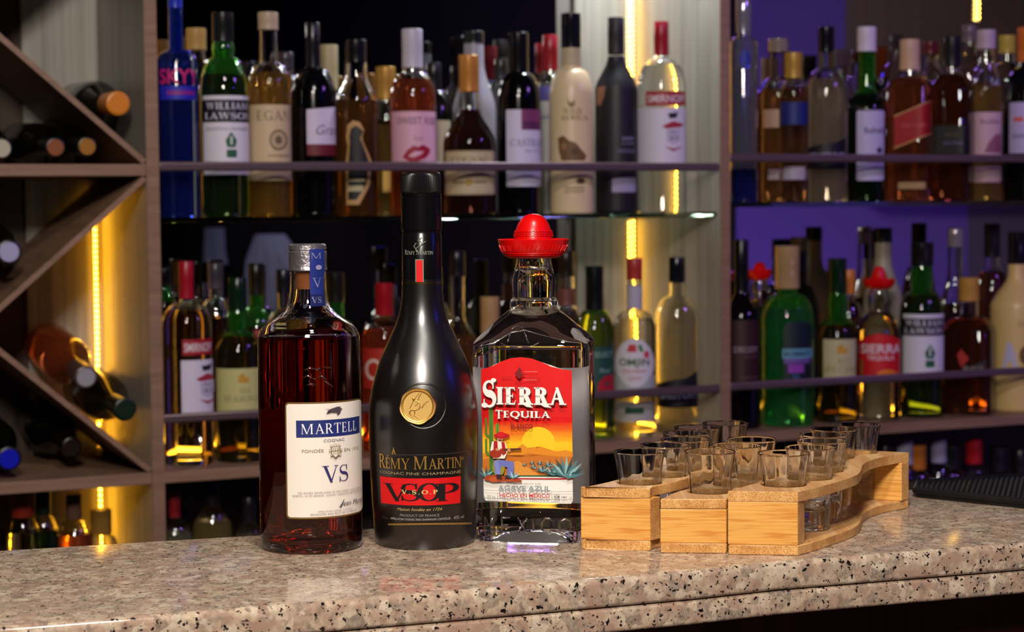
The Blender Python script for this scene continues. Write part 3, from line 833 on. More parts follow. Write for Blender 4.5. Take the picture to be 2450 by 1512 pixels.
# signature cast in the glass
b = MB()
for pts in ([(728, 886), (742, 880), (760, 884), (782, 880), (798, 883)], [(723, 905), (738, 898), (752, 908), (770, 902), (784, 911)], [(735, 922), (748, 918), (760, 926)], [(738, 884), (745, 898), (740, 912), (752, 926)], [(764, 884), (770, 900), (780, 915), (800, 930)]):
    line = []
    for (a0, b0), (a1, b1) in zip(pts, pts[1:]):
        for k in range(5):
            f = k / 5; R = S.r_at(0.13); line.append(S.P(S.q_of_px(a0 + (a1 - a0) * f, R), S.z(b0 + (b1 - b0) * f, R), 0.0, R))
    b.tube(line, 0.0006, clear, 6)
b.build('cast_signature', S.root, smooth=60)

# ================================================================== frosted black bottle
S = fg_bottle(1013, 950, 1.535, 'tall black frosted cognac bottle with round gold seal, in the middle of the counter trio')
pp = prof(S, [(112, 1308), (116, 1300), (119, 1285), (121.5, 1262), (126, 1195), (128.5, 1140), (130, 1089), (131, 1030), (131, 983), (128.5, 957), (124, 930), (118, 904), (110, 877), (100, 851), (88, 825), (76, 799), (65, 777), (58, 757), (53, 737), (50, 715), (48.5, 695), (48, 675), (47.5, 665)])
S.prof = pp
frost = mat('frosted_black_glass', '0e0a09', 0.29, coat=0.0, spec=0.5, ior=1.85)
b = MB(); b.lathe([(0, 0.008), (pp[0][0] * 0.6, 0.006), (pp[0][0] * 0.9, 0.0003), (pp[0][0], 0.0)] + pp[1:], frost, 112); b.build('body', S.root, smooth=60)
blk = mat('black_capsule', '0b0a0b', 0.22)
z0, z1, z2, z3, z4 = S.z(678), S.z(560), S.z(552), S.z(471), S.z(462)
r = 47.6 * S.s
b = MB(); b.lathe([(r - 0.001, z0), (r, z0 + 0.0004), (r, z1 - 0.001), (r - 0.0006, z1), (r - 0.0006, z2), (r + 0.0002, z2 + 0.0008), (r + 0.0002, z3 - 0.0005), (r - 0.0003, z3), (r + 0.0002, z3 + 0.0006), (r + 0.0002, z4 - 0.0005), (r - 0.0006, z4), (0, z4)], blk, 80); b.build('capsule', S.root, smooth=35)
zc1 = S.z(412)
def ridged(a, r_, z): k = r_ + (0.00030 * math.cos(72 * a) if 0.001 < z - z4 < zc1 - z4 - 0.003 else 0); return k * math.sin(a), -k * math.cos(a)
b = MB(); b.lathe([(r - 0.0005, z4), (r + 0.0002, z4 + 0.0012), (r + 0.0002, zc1 - 0.0034), (r - 0.0004, zc1 - 0.0012), (r - 0.0018, zc1), (0, zc1)], mat('cap_plastic', '141213', 0.3), 288, sec=ridged); b.build('screw_cap', S.root, smooth=25)
gm = foil('b9a05c', 0.25)
b = MB(); zr = S.z(679); b.lathe([(r - 0.001, zr), (r + 0.0003, zr + 0.0002), (r + 0.0003, zr + 0.0020), (r - 0.001, zr + 0.0022)], gm, 80); b.build('gold_ring', S.root)
goldp = mat('gold_foil_print', 'c79a4a', 0.3, 0.6); greyp = paper('6e7468'); red = paper('d8060c')
Sn = Surf(1009, 610, ZT, y=1.535); Sn.prof = [(r, 0), (r, 0.5)]
items = [('R', 993, 1013, 620, 674.5, mat('pale_green_foil', '8e9c84', 0.35, 0.5)), ('R', 995.5, 1010.5, 622.5, 674.5, red),
         ('T', 'RÉMY MARTIN', 970, 1035, 604.5, 9, '9aa08e', 'serif', (0.12, 0.06, 0.06, [1.25, .9, .9, .9, .9, 1.25, .9, .9, .9, .9, .9]))]
cen = [[(0, -9), (5, -15)], [(4, -12), (9, -17)], [(2, -6), (6, -9), (9, -3), (6, 3), (0, 6), (-4, 10)], [(8, 0), (13, -4), (18, -8)], [(-4, 10), (-3, 16), (3, 18)], [(-4, 10), (-8, 4), (-3, -4)]]
for seg in cen:
    for p in _stroke([(1000 + x, 585 + y) for x, y in seg], [2.0] * len(seg)): items.append(('P', p, greyp))
make_label(Sn, 'neck_print', S.root, items, 0.0003, lab='small emblem, name and red bar on the black capsule')
items = [('P', [(898, 1089), (1126, 1086), (1126, 1087.2), (898, 1090.2)], '4a4038'),
         ('P', [(936, 1086), (941, 1068), (946, 1086), (943, 1086), (941, 1078), (939, 1086)], goldp),
         ('T', 'RÉMY MARTIN', 907, 1101, 1109, 28, goldp, 'serif', (0.15, 0.07, 0.03, [1.18, .92, .92, .92, .92, 1.12, .92, .92, .92, .92, .92])),
         ('C', 1104, 1097.5, 3, 3, goldp), ('C', 1104, 1097.5, 1.8, 1.8, '0e0b0b'),
         ('T', 'COGNAC FINE CHAMPAGNE', 909, 1099, 1133, 6.8, 'a08c66', 'sans'),
         ('R', 910, 1098, 1144, 1209, red),
         ('T', 'V', 917, 979, 1177, 42, '12090b', 'serif', (0.17, 0.05)), ('T', 'S', 958, 1004, 1177, 42, '12090b', 'serif', (0.20, 0.05)),
         ('T', 'O', 996, 1052, 1177, 43, '12090b', 'serif', (0.20, 0.05)), ('T', 'P', 1040, 1094, 1177, 42, '12090b', 'serif', (0.18, 0.05)),
         ('T', 'V.S.O.P', 959, 1044, 1177, 10, 'e2c67a', 'serif', (0.2, 0.09, 0.25)),
         ('T', 'Maison fondée en 1724', 949, 1054, 1218, 7.5, 'c0a468', 'script'),
         ('T', 'PRODUCT OF FRANCE', 956, 1047, 1232.5, 6, '96918e', 'sans'),
         ('T', 'APPELLATION COGNAC FINE CHAMPAGNE CONTRÔLÉE', 934, 1073, 1242, 5.2, 'b0acae', 'sans'),
         ('T', '40% vol', 1080, 1104, 1237, 8.5, '8b8888', 'sans'), ('T', '70cl', 914, 928, 1236, 5, '3c3638', 'sans')]
items += [('R', 928 + k * 3.02, 928 + k * 3.02 + 2.1, 1250, 1254.5, goldp) for k in range(63)]
make_label(S, 'front_print', S.root, items, 0.0003, 0.00008, lab='gold and red print on the black glass')
# the round seal
zc = S.z(972, 0.0435); rb = S.r_at(zc); an = math.asin(-13.5 / 131)
tilt = math.atan((S.r_at(zc - 0.012) - S.r_at(zc + 0.012)) / 0.024)
M = Matrix.Rotation(an, 4, 'Z') @ Matrix.Translation((0, -rb, zc)) @ Matrix.Rotation(PI / 2 - tilt, 4, 'X')
rs = 42.5 * S.s
goldm = mat('gold_metal', 'dcb46a', 0.38, 1.0)
def wob(a, r_, z): k = r_ * (1 + 0.018 * math.sin(5 * a + 1) + 0.012 * math.sin(8 * a)) if r_ > rs * 0.9 else r_; return k * math.sin(a), -k * math.cos(a)
b = MB(); b.lathe([(rs * 1.0, -0.0015), (rs * 1.01, 0.0010), (rs * 0.96, 0.0021), (rs * 0.90, 0.0020), (rs * 0.875, 0.0013), (rs * 0.85, 0.0017), (rs * 0.82, 0.0016), (rs * 0.80, 0.0007), (0, 0.0006)], goldm, 72, sec=wob, M=M)
seal = b.build('gold_seal', S.root, smooth=50)
b = MB()
def sp(x, y, z=0.0012): return Vector(((x - 705) / 425 * rs, -(y - 715) / 425 * rs, z))     # centaur relief, drawn from the seal's own face
for pts, rr in (([(610, 540), (640, 555)], [9, 6]), ([(640, 590), (700, 600), (750, 650), (765, 710)], [5, 8, 8, 7]), ([(765, 710), (740, 760), (680, 790), (620, 800), (560, 800)], [8, 9, 9, 9, 5]),
                ([(700, 590), (745, 480), (800, 400)], [6, 5, 4]), ([(745, 400), (665, 500), (600, 600), (520, 760)], [2, 3, 3, 4]), ([(800, 750), (850, 670), (920, 610), (975, 580)], [8, 7, 5, 3]),
                ([(850, 670), (900, 660), (905, 715)], [4, 4, 2]), ([(700, 640), (690, 680), (640, 700)], [5, 5, 3]), ([(620, 800), (640, 860), (620, 930), (700, 970), (735, 1000)], [9, 7, 4, 4, 3]),
                ([(560, 800), (520, 850), (550, 920), (590, 990)], [6, 6, 5, 3]), ([(520, 830), (500, 880), (530, 930)], [3, 3, 2])):
    b.tube([sp(*p) for p in pts], [q_ * 1.5 / 425 * rs for q_ in rr], goldm, 8, M=M)
b.ball(sp(612, 545, 0.0016), 0.0011, goldm, 8, M=M)
b.build('relief_figure', seal, smooth=60)
b = MB(); ring = [(Matrix.Rotation(an, 4, 'Z') @ Vector((math.sin(a) * rs * 1.22, 0, math.cos(a) * rs * 1.22))) for a in [2 * PI * i / 60 for i in range(61)]]
ring = [Vector((p.x, -math.sqrt(max(1e-6, S.r_at(zc + p.z) ** 2 - p.x ** 2)) + 0.0002, zc + p.z)) for p in ring]
b.tube(ring, 0.0009, frost, 8, cap=False); b.build('seal_rim', S.root, smooth=60)
S_REMY = S

# ================================================================== flat sided tequila bottle with the red hat
def oct_sec(A, Bd, al, n):
    def f(a, r, z):
        k = min(1.0, max(0.0, (z0_ - z) / (z0_ - z1_)))          # 0 round (neck) .. 1 flattened body
        c, s_ = abs(math.cos(a - al)), abs(math.sin(a - al))
        m_ = ((s_ / A) ** n + (c / Bd) ** n) ** (-1.0 / n)
        rr = r * (1 + (m_ - 1) * k)
        return rr * math.sin(a), -rr * math.cos(a)
    return f
S = fg_bottle(1279, 950, 1.566, 'clear tequila bottle with red sombrero cap and red sunset label, third on the counter')
z0_, z1_ = S.z(748), S.z(800)
S.sec = oct_sec(0.995, 0.86, math.radians(-9), 5.0)
pp = prof(S, [(128, 1291), (134, 1284), (138, 1268), (138.5, 1240), (138.5, 1225), (137, 1219), (137, 1215), (138.5, 1209), (139, 1100), (139, 850), (139, 822), (137, 815), (128, 803), (115, 790), (100, 775), (86, 762), (73, 751), (62, 743), (57.5, 738), (57.5, 722), (55, 716), (50.5, 711), (51, 700), (52, 680), (51, 665), (47, 648), (43.5, 632), (42, 618), (42, 606)])
S.prof = pp
b = MB(); cg = glass('f4f4f2', 0.0, 1.42)
base = [(0, 0.007), (pp[0][0] * 0.5, 0.006), (pp[0][0] * 0.88, 0.0004), (pp[0][0], 0.0)]
b.lathe(base + pp[1:] + [(0, pp[-1][1])], cg, 128, sec=S.sec)
cav = [(0, S.z(646)), (0.0095, S.z(647)), (0.0125, S.z(645)), (0.0125, S.z(635)), (0.0118, S.z(620)), (0.0118, S.z(609)), (0, S.z(608))]
b.lathe(cav, cg, 48, flip=True)
b.build('glass_body', S.root, smooth=32)
# stepped shoulder line and cast hats and letters in the glass
b = MB()
def on_s(x, y, off=0.0):
    R = S.r_at(S.z(y)); fw = R * 0.85; z = S.z(y, fw); return S.P((x - S.px) * S.s * (1 - fw / S.dist), z, off)
def poly_tube(pts, r_=0.0005, k=5):
    line = []
    for (a0, b0), (a1, b1) in zip(pts, pts[1:]):
        for i in range(k): f = i / k; line.append(on_s(a0 + (a1 - a0) * f, b0 + (b1 - b0) * f))
    line.append(on_s(*pts[-1])); b.tube(line, r_, cg, 6)
poly_tube([(1152, 828), (1180, 822), (1210, 805), (1225, 796), (1258, 790), (1290, 800), (1320, 808), (1360, 818), (1392, 822)])
poly_tube([(1216, 820), (1222, 800), (1228, 785), (1240, 780), (1252, 786), (1258, 800), (1265, 820)])
poly_tube([(1200, 822), (1215, 828), (1245, 832), (1275, 828), (1290, 820)])
b.build('cast_hat_outline', S.root, smooth=60); b = MB()
L_ = {'M': [[(0, 1), (0, 0), (.5, .6), (1, 0), (1, 1)]], 'E': [[(1, 0), (0, 0), (0, 1), (1, 1)], [(0, .5), (.8, .5)]], 'X': [[(0, 0), (1, 1)], [(1, 0), (0, 1)]], 'I': [[(.5, 0), (.5, 1)]],
      'C': [[(1, .2), (.7, 0), (.3, 0), (0, .3), (0, .7), (.3, 1), (.7, 1), (1, .8)]], 'O': [[(.5, 0), (.9, .15), (1, .5), (.9, .85), (.5, 1), (.1, .85), (0, .5), (.1, .15), (.5, 0)]]}
for ch, x0, x1 in (('M', 1157, 1178), ('E', 1198, 1218), ('X', 1236, 1258), ('I', 1268, 1280), ('C', 1294, 1320), ('O', 1336, 1364)):
    for pl in L_[ch]: poly_tube([(x0 + (x1 - x0) * a, 1239 + 36 * c) for a, c in pl], 0.0007, 4)
b.build('cast_letters', S.root, smooth=60)
# label on the back, its blank side seen through the glass
Sb = MB()
cols = [(-0.033 + 0.066 * i / 16) for i in range(17)]; rows = [S.z(1203), S.z(884)]
vs = []
for zz in rows:
    for x in cols:
        lo, hi = -1.3, 1.3
        for _ in range(22):
            mi = (lo + hi) / 2; xx, yy = S.sec(mi + PI, S.r_at(zz), zz)
            if -xx < x: lo = mi
            else: hi = mi
        xx, yy = S.sec(lo + PI, S.r_at(zz), zz); l = math.hypot(xx, yy); vs.append(Vector((xx * (1 + 0.0003 / l), yy * (1 + 0.0003 / l), zz)))
Sb.add(vs, [(i, i + 1, 17 + i + 1, 17 + i) for i in range(16)], mat('label_paper_back', 'b4aeb2', 0.6)); Sb.build('back_label', S.root, smooth=60)
# front label
lm = mat('sunset_print', 'e0a030', 0.45); nt, N, L, B_ = nodes(lm)
tc = N.new('ShaderNodeTexCoord'); sx = N.new('ShaderNodeSeparateXYZ'); L.new(tc.outputs['Object'], sx.inputs[0])
mr = N.new('ShaderNodeMapRange'); mr.inputs[1].default_value = S.z(1145, .036); mr.inputs[2].default_value = S.z(1000, .036); L.new(sx.outputs[2], mr.inputs[0])
nn = noise(N, L, coords(N, L, (25, 25, 220)), 1.0, 3); ad = N.new('ShaderNodeMath'); ad.operation = 'MULTIPLY_ADD'; ad.inputs[1].default_value = 0.22; L.new(nn.outputs['Fac'], ad.inputs[0])
sb_ = N.new('ShaderNodeMath'); sb_.operation = 'SUBTRACT'; sb_.inputs[1].default_value = 0.11; L.new(mr.outputs[0], sb_.inputs[0]); L.new(sb_.outputs[0], ad.inputs[2])
rp = ramp(N, [(0.0, '9a4a10'), (0.22, 'c8741a'), (0.42, 'f2b81c'), (0.58, 'f7c71e'), (0.76, 'ee7d14'), (0.94, 'e0100c'), (1.0, 'd9070b')]); L.new(ad.outputs[0], rp.inputs[0])
L.new(rp.outputs[0], B_.inputs['Base Color'])
redp = 'dd090c'; W = 'f3efe6'
top = [(1155, 886), (1166, 884), (1180, 878), (1200, 867), (1222, 859), (1246, 856), (1272, 859), (1295, 867), (1318, 878), (1335, 884), (1350, 886), (1364, 887), (1367, 890)]
items = [('P', [(1157, 1195), (1154, 892)] + top + [(1368, 1200), (1364, 1207), (1161, 1203)], W),
         ('P', [(1156, 1146), (1154, 892)] + top + [(1368, 1146)], lm),
         ('P', [(1154, 1000), (1154, 892)] + top + [(1367.5, 1000)], redp),
         ('C', 1287, 1063, 40, 40, 'f6c91c'),
         ('P', [(1156, 1092), (1168, 1082), (1180, 1088), (1200, 1084), (1222, 1088), (1236, 1075), (1250, 1064), (1262, 1074), (1278, 1078), (1292, 1070), (1310, 1076), (1330, 1082), (1350, 1078), (1368, 1083), (1368, 1110), (1156, 1110)], 'e08a1a'),
         ('P', [(1156, 1105), (1200, 1092), (1240, 1096), (1262, 1086), (1300, 1090), (1340, 1094), (1368, 1094), (1368, 1146), (1156, 1146)], 'c8701c'),
         ('P', [(1230, 1108), (1240, 1105), (1262, 1120), (1300, 1146), (1225, 1146)], 'dd9238'),
         ('P', [(1156, 1141), (1368, 1138), (1368, 1142), (1156, 1144)], '1f5a34'), ('P', [(1156, 1144), (1368, 1142), (1368, 1145), (1156, 1147)], W), ('P', [(1156, 1147), (1368, 1145), (1368, 1148), (1156, 1149.5)], 'c8141c')]
def cactus(): return [('RR', 1172, 1182, 974, 1142, 4, '5c8a2c'), ('RR', 1163, 1168, 996, 1038, 2.4, '557f2a'), ('P', [(1163, 1032), (1168, 1034), (1174, 1040), (1174, 1046), (1166, 1042)], '557f2a'),
        ('RR', 1163, 1168, 1046, 1080, 2.4, '557f2a'), ('P', [(1163, 1076), (1168, 1078), (1174, 1082), (1174, 1088), (1166, 1086)], '557f2a'), ('RR', 1188, 1196, 1012, 1060, 3.6, '6a9430')] + \
        [('R', x, x + 0.9, 978, 1140, '2f5518') for x in (1174, 1176.6, 1179.2)] + [('R', 1165, 1165.8, 1000, 1035, '2f5518'), ('R', 1191.5, 1192.5, 1015, 1058, '2f5518')]
items += cactus()
def agave(cx, cy, h_, n_, cols_=('2c5058', '4e8086', '8fb8b4')):
    out = []
    for i in range(n_):
        a = math.radians(168 - 156 * i / (n_ - 1)); l = h_ * (0.75 + 0.25 * math.sin(a)); wd = h_ * 0.075
        ex, ey = cx + l * math.cos(a), cy - l * math.sin(a); nx, ny = math.sin(a) * wd, math.cos(a) * wd
        out.append(('P', [(cx - nx, cy - ny), (cx * .55 + ex * .45 - nx, cy * .55 + ey * .45 - ny), (ex, ey), (cx * .55 + ex * .45 + nx, cy * .55 + ey * .45 + ny), (cx + nx, cy + ny)], cols_[i % len(cols_)]))
    return out
for cx_, cy_, h_, n_ in ((1272, 1112, 11, 5), (1255, 1116, 10, 5), (1290, 1112, 12, 5), (1310, 1116, 16, 6), (1276, 1122, 13, 6), (1330, 1124, 20, 7), (1296, 1130, 22, 7), (1318, 1136, 26, 8)): items += agave(cx_, cy_, h_, n_)
items += agave(1350, 1138, 52, 11); items += agave(1170, 1136, 26, 7); 
items += [('P', [(1164, 1146), (1172, 1138), (1190, 1136), (1210, 1139), (1230, 1142), (1250, 1148), (1248, 1153), (1215, 1151), (1190, 1153), (1170, 1150)], 'a8401a'), ('C', 1186, 1145, 10, 6, 'c25424'), ('C', 1222, 1147, 9, 4, 'c25424'),
          ('C', 1198, 1118, 14, 20, '8f8a2c'), ('P', [(1188, 1102), (1208, 1100), (1232, 1104), (1233, 1118), (1228, 1140), (1216, 1140), (1218, 1118), (1204, 1114), (1200, 1138), (1190, 1134)], '6a72b8'),
          ('P', [(1188, 1102), (1198, 1102), (1203, 1134), (1192, 1134)], '7d86c8'), ('P', [(1192, 1134), (1204, 1134), (1206, 1146), (1194, 1146)], '3a1c14'), ('P', [(1214, 1138), (1226, 1138), (1226, 1147), (1212, 1147)], '3a1c14'),
          ('P', [(1184, 1056), (1200, 1052), (1214, 1058), (1218, 1080), (1212, 1096), (1186, 1096), (1180, 1076)], 'ece4d6'), ('P', [(1188, 1054), (1196, 1053), (1198, 1090), (1186, 1094)], 'b01218'), ('P', [(1205, 1056), (1212, 1058), (1216, 1084), (1208, 1090)], 'b01218'),
          ('C', 1202, 1048, 7, 8, 'c88a5c'), ('P', [(1198, 1051), (1207, 1051), (1205, 1054), (1200, 1054)], '2a1610'), ('C', 1206, 1042, 18, 7, 'b80c12'), ('C', 1204, 1038, 9, 6, 'd0141a'),
          ('C', 1192, 1084, 13, 10, 'a02a14'), ('C', 1208, 1079, 8, 7, 'a02a14'), ('P', [(1210, 1074), (1249, 1072), (1249, 1077), (1210, 1080)], '5a2a14'), ('C', 1196, 1074, 4, 3.5, 'c88a5c'), ('C', 1222, 1077, 3.5, 4, 'c88a5c')]
items += agave(1232, 1144, 20, 7, ('3c6c7c', '7fb0c0', 'b8d8dc'))
SH = '3a2a2c'
for dx, dy, c in ((1.8, 1.8, SH), (0, 0, W)):
    items += [('T', 'S', 1166 + dx, 1196 + dx, 940 + dy, 62, c, 'serif', (0.26, 0.09)), ('C', 1190 + dx, 908 + dy, 6, 5, c), ('C', 1170 + dx, 966 + dy, 7, 6, c)]
    items += [('T', 'IERRA', 1196 + dx, 1348 + dx, 948 + dy, 42, c, 'serif', (0.24, 0.10, 0.05))]
    items += [('P', [(1250 + dx, 966 + dy), (1262 + dx, 962 + dy), (1276 + dx, 976 + dy), (1262 + dx, 974 + dy)], c), ('P', [(1288 + dx, 966 + dy), (1300 + dx, 962 + dy), (1316 + dx, 976 + dy), (1300 + dx, 974 + dy)], c)]
    items += [('T', 'T', 1194 + dx * .6, 1209 + dx * .6, 990 + dy * .6, 21, c, 'serif', (0.2, 0.1)), ('T', 'EQUILA', 1211 + dx * .6, 1313 + dx * .6, 992 + dy * .6, 16, c, 'serif', (0.22, 0.10, 0.06))]
items += [('T', 'BLANCO', 1227, 1274, 1020, 12, '8a1a14', 'bold'), ('T', 'JALISCO', 1208, 1232, 902, 6, 'a01418', 'sans'), ('T', 'MEXICO', 1264, 1290, 904, 6, 'a01418', 'sans'),
          ('P', [(1236, 896), (1243, 893), (1243, 886), (1247, 878), (1252, 886), (1251, 893), (1260, 896), (1252, 900), (1247, 907), (1242, 900)], '7a1418'), ('R', 1258, 1286, 889, 890, 'e88a80'), ('R', 1256, 1284, 909, 910, 'e88a80')]
g6 = '7d7a78'
items += [('T', 'ELABORADO DE', 1217, 1291, 1158, 5, g6, 'sans'), ('T', 'AGAVE AZUL', 1199, 1312, 1168.5, 12, '84949a', 'bold'),
          ('R', 1162, 1366, 1175.5, 1176.3, g6), ('R', 1162, 1366, 1194.5, 1195.3, g6), ('R', 1197, 1197.8, 1177, 1194, g6), ('R', 1314, 1314.8, 1177, 1194, g6),
          ('T', 'Alc. 35% Vol.', 1164, 1194, 1185, 9, '3a3434', 'sans'), ('T', 'HECHO EN MÉXICO', 1202, 1310, 1186, 8.5, 'c4242a', 'bold'),
          ('T', 'NOM', 1319, 1331, 1187, 7, '3a3434', 'bold'), ('R', 1318, 1332, 1192, 1192.8, '3a3434'), ('R', 1318, 1332, 1181, 1181.8, '3a3434'), ('T', '1451', 1335, 1347, 1187, 5.5, '3a3434', 'bold'), ('T', 'CRT', 1351, 1363, 1187, 5.5, g6, 'sans'),
          ('T', 'DESTILERÍAS SIERRA UNIDAS S.A. DE C.V.', 1178, 1342, 1200, 3.6, 'a09a96', 'sans')]
make_label(S, 'label', S.root, items, 0.0004, 0.00007, lab='red label with white lettering over a desert sunset')
# sombrero cap
hr = mat('red_plastic', 'd40808', 0.28); zz = S.z
b = MB()
brim = prof(S, [(44, 617), (58, 617), (68, 612), (76, 602), (81, 590), (84.5, 577), (85.5, 573), (84, 571.5), (81, 574), (76, 590), (66, 602), (54, 606), (49, 604), (49, 590), (47.5, 572), (44.5, 558), (40.5, 545), (35.5, 533), (28.5, 522.5), (19, 515), (9, 511.8)])
b.lathe([(0, zz(610)), (40 * S.s, zz(610)), (42 * S.s, zz(617))] + brim + [(0, zz(511))], hr, 72)
hat = b.build('sombrero_cap', S.root, smooth=50)
b = MB()
for py_, hw_ in ((609, 71.5), (605, 74.5)): b.tube([Vector((math.sin(a) * hw_ * S.s, -math.cos(a) * hw_ * S.s, zz(py_))) for a in [2 * PI * i / 60 for i in range(61)]], 0.0004, hr, 6, cap=False)
for i in range(24):
    a = 2 * PI * i / 24
    p = [Vector((math.sin(a + d) * hw_ * S.s, -math.cos(a + d) * hw_ * S.s, zz(py_))) for d, hw_, py_ in ((-.09, 77.5, 600), (-.03, 82.3, 586), (.03, 77.5, 600), (.09, 82.3, 586))]
    b.tube(p, 0.00045, hr, 6)
for row in range(3):
    pts = [Vector((math.sin(a) * (46.8 - row) * S.s, -math.cos(a) * (46.8 - row) * S.s, zz(562 - row * 5 + (3 if k % 2 else 0)))) for k, a in enumerate([PI * 2 * i / 72 for i in range(73)])]
    b.tube(pts, 0.0003, hr, 5, cap=False)
b.build('pressed_pattern', hat, smooth=60)
S_SIERRA = S
# ================================================================== bamboo trays and shot glasses
bf, bt, bed = bamboo('face'), bamboo('top'), bamboo('edge')
def catmull(pts, k=6):
    out = []
    for i in range(len(pts) - 1):
        p0 = pts[max(i - 1, 0)]; p1 = pts[i]; p2 = pts[i + 1]; p3 = pts[min(i + 2, len(pts) - 1)]
        for j in range(k):
            t = j / k
            out.append(tuple(0.5 * ((2 * p1[a]) + (-p0[a] + p2[a]) * t + (2 * p0[a] - 5 * p1[a] + 4 * p2[a] - p3[a]) * t * t + (-p0[a] + 3 * p1[a] - 3 * p2[a] + p3[a]) * t ** 3) for a in (0, 1)))
    out.append(pts[-1]); return out
def plate(name, outline, holes, z0, z1, parent, org):
    bm = bmesh.new(); loops = [outline] + holes; es = []; lv = []
    for lp in loops:
        v = [bm.verts.new((p[0] - org.x, p[1] - org.y, z1)) for p in lp]; lv.append(v)
        es += [bm.edges.new((v[i], v[(i + 1) % len(v)])) for i in range(len(v))]
    r = bmesh.ops.triangle_fill(bm, use_beauty=True, use_dissolve=False, edges=es)
    bm.verts.index_update(); n = len(bm.verts)
    top = [(v.co.x, v.co.y, v.co.z) for v in bm.verts]
    tris = []
    for f in bm.faces:
        i = [v.index for v in f.verts]; a, b_, c = [bm.verts[:][k].co for k in i]
        if (b_ - a).cross(c - a).z < 0: i = i[::-1]
        tris.append(tuple(i))
    rings = [[v.index for v in v_] for v_ in lv]; bm.free()
    mb = MB(); ofs = z1 - z0
    vs = top + [(x, y, z - ofs) for x, y, z in top]
    mb.add(vs, tris + [tuple(k + n for k in t[::-1]) for t in tris], bt)
    k = mb.m(bed)
    for h_, ring in enumerate(rings):
        for i in range(len(ring)):
            a, c = ring[i], ring[(i + 1) % len(ring)]
            f = (a, a + n, c + n, c)
            mb.f.append(f); mb.mi.append(k)
    o = mb.build(name, parent, smooth=0)
    bmm = bmesh.new(); bmm.from_mesh(o.data); bmesh.ops.recalc_face_normals(bmm, faces=bmm.faces); bmm.to_mesh(o.data); bmm.free()
    o.data.polygons.foreach_set('use_smooth', [True] * len(o.data.polygons)); o.data.set_sharp_from_angle(angle=math.radians(45))
    bv = o.modifiers.new('bevel', 'BEVEL'); bv.width = 0.0009; bv.segments = 2; bv.limit_method = 'ANGLE'; bv.angle_limit = math.radians(60)
    return o
def tray(path, half, glasses, ztop, label, dl=0.006, dr=0.006, right=None):
    pth = catmull(path, 5)
    L_e = [(x - half, y + (dl if i == 0 else 0)) for i, (x, y) in enumerate(pth)]
    R_e = [(x + half, y - (dr if i == 0 else 0)) for i, (x, y) in enumerate(pth)]
    if right: R_e = catmull(right, 4)
    outline = R_e + L_e[::-1]
    org = Vector((path[0][0], path[0][1], ZT))
    root_ = empty('shot_glass_tray', org, 0, label, 'tray', 'bamboo shot glass trays on the counter')
    holes = [[(gx + 0.0181 * math.cos(2 * PI * i / 40), gy + 0.0181 * math.sin(2 * PI * i / 40)) for i in range(40)] for gx, gy in glasses]
    plate('top_plate', outline, holes, ztop - 0.008, ztop, root_, org)
    plate('bottom_plate', outline, [], 0.0, 0.008, root_, org)
    def blk_(a, b_, c, d):
        mb = MB(); q = [(p[0] - org.x, p[1] - org.y) for p in (a, b_, c, d)]
        mb.prism(q, 0.0081, ztop - 0.0081, bf)
        # end grain on the two short sides
        k = mb.m(bed)
        for j, f in enumerate(mb.f):
            if j in (3, 5): mb.mi[j] = k
        mb.build('end_block', root_, smooth=0, bevel=0.0005)
    lf, rf = L_e[0], R_e[0]; dv = Vector((path[1][0] - path[0][0], path[1][1] - path[0][1])).normalized() * 0.0135
    e = 0.0003
    blk_((lf[0], lf[1] + e), (rf[0], rf[1] + e), (rf[0] + dv.x, rf[1] + dv.y), (lf[0] + dv.x, lf[1] + dv.y))
    lb, rb = L_e[-1], R_e[-1]; dv = Vector((path[-1][0] - path[-2][0], path[-1][1] - path[-2][1])).normalized() * 0.0135
    blk_((lb[0] - dv.x, lb[1] - dv.y), (rb[0] - dv.x, rb[1] - dv.y), rb, lb)
    return root_
GL = [at_z(1529.5, 1082, ZT + .0735), at_z(1591, 1066.4, ZT + .0735), at_z(1630, 1055, ZT + .0735), at_z(1642, 1041, ZT + .0735), at_z(1662, 1027.5, ZT + .0735), at_z(1721.6, 1016, ZT + .0735)]
GM = [at_z(1698, 1082, ZT + .0735), at_z(1761.6, 1067.5, ZT + .0735), at_z(1795, 1054.6, ZT + .0735)]
GR = [at_z(1875, 1086, ZT + .0735), at_z(1938.6, 1072, ZT + .0735), at_z(1966.7, 1056, ZT + .0735), at_z(1970, 1044.4, ZT + .0735), at_z(1992.9, 1029, ZT + .0735), at_z(2043, 1018.3, ZT + .0735)]
xy = lambda L_: [(p.x, p.y) for p in L_]
def spread(P, d=0.0425):
    P = [Vector(p) for p in P]                       # keep the rims of neighbours from touching
    for i in range(1, len(P)):
        v = P[i] - P[i - 1]
        if v.length < d: P[i] = P[i - 1] + v.normalized() * d
    return [(p.x, p.y) for p in P]
GL, GM, GR = spread(xy(GL)), spread(xy(GM)), spread(xy(GR))
def P_(px, py): p = at_z(px, py, ZT); return (p.x, p.y)
def ext(G, first, k=0.026):
    a, b_ = Vector(G[-2]), Vector(G[-1]); e = b_ + (b_ - a).normalized() * k; return [first] + list(G) + [(e.x, e.y)]
lf = [P_(1390, 1313), P_(1556, 1319)]; rf = [P_(1740, 1327), P_(1909, 1330)]
fl = ((lf[0][0] + lf[1][0]) / 2, (lf[0][1] + lf[1][1]) / 2); fr = ((rf[0][0] + rf[1][0]) / 2, (rf[0][1] + rf[1][1]) / 2)
tray(ext(GL, fl), 0.0268, GL, 0.0495, 'bamboo tray nearest the tequila bottle, holding six shot glasses in a wavy row', (lf[0][1] - lf[1][1]) / 2, (lf[0][1] - lf[1][1]) / 2)
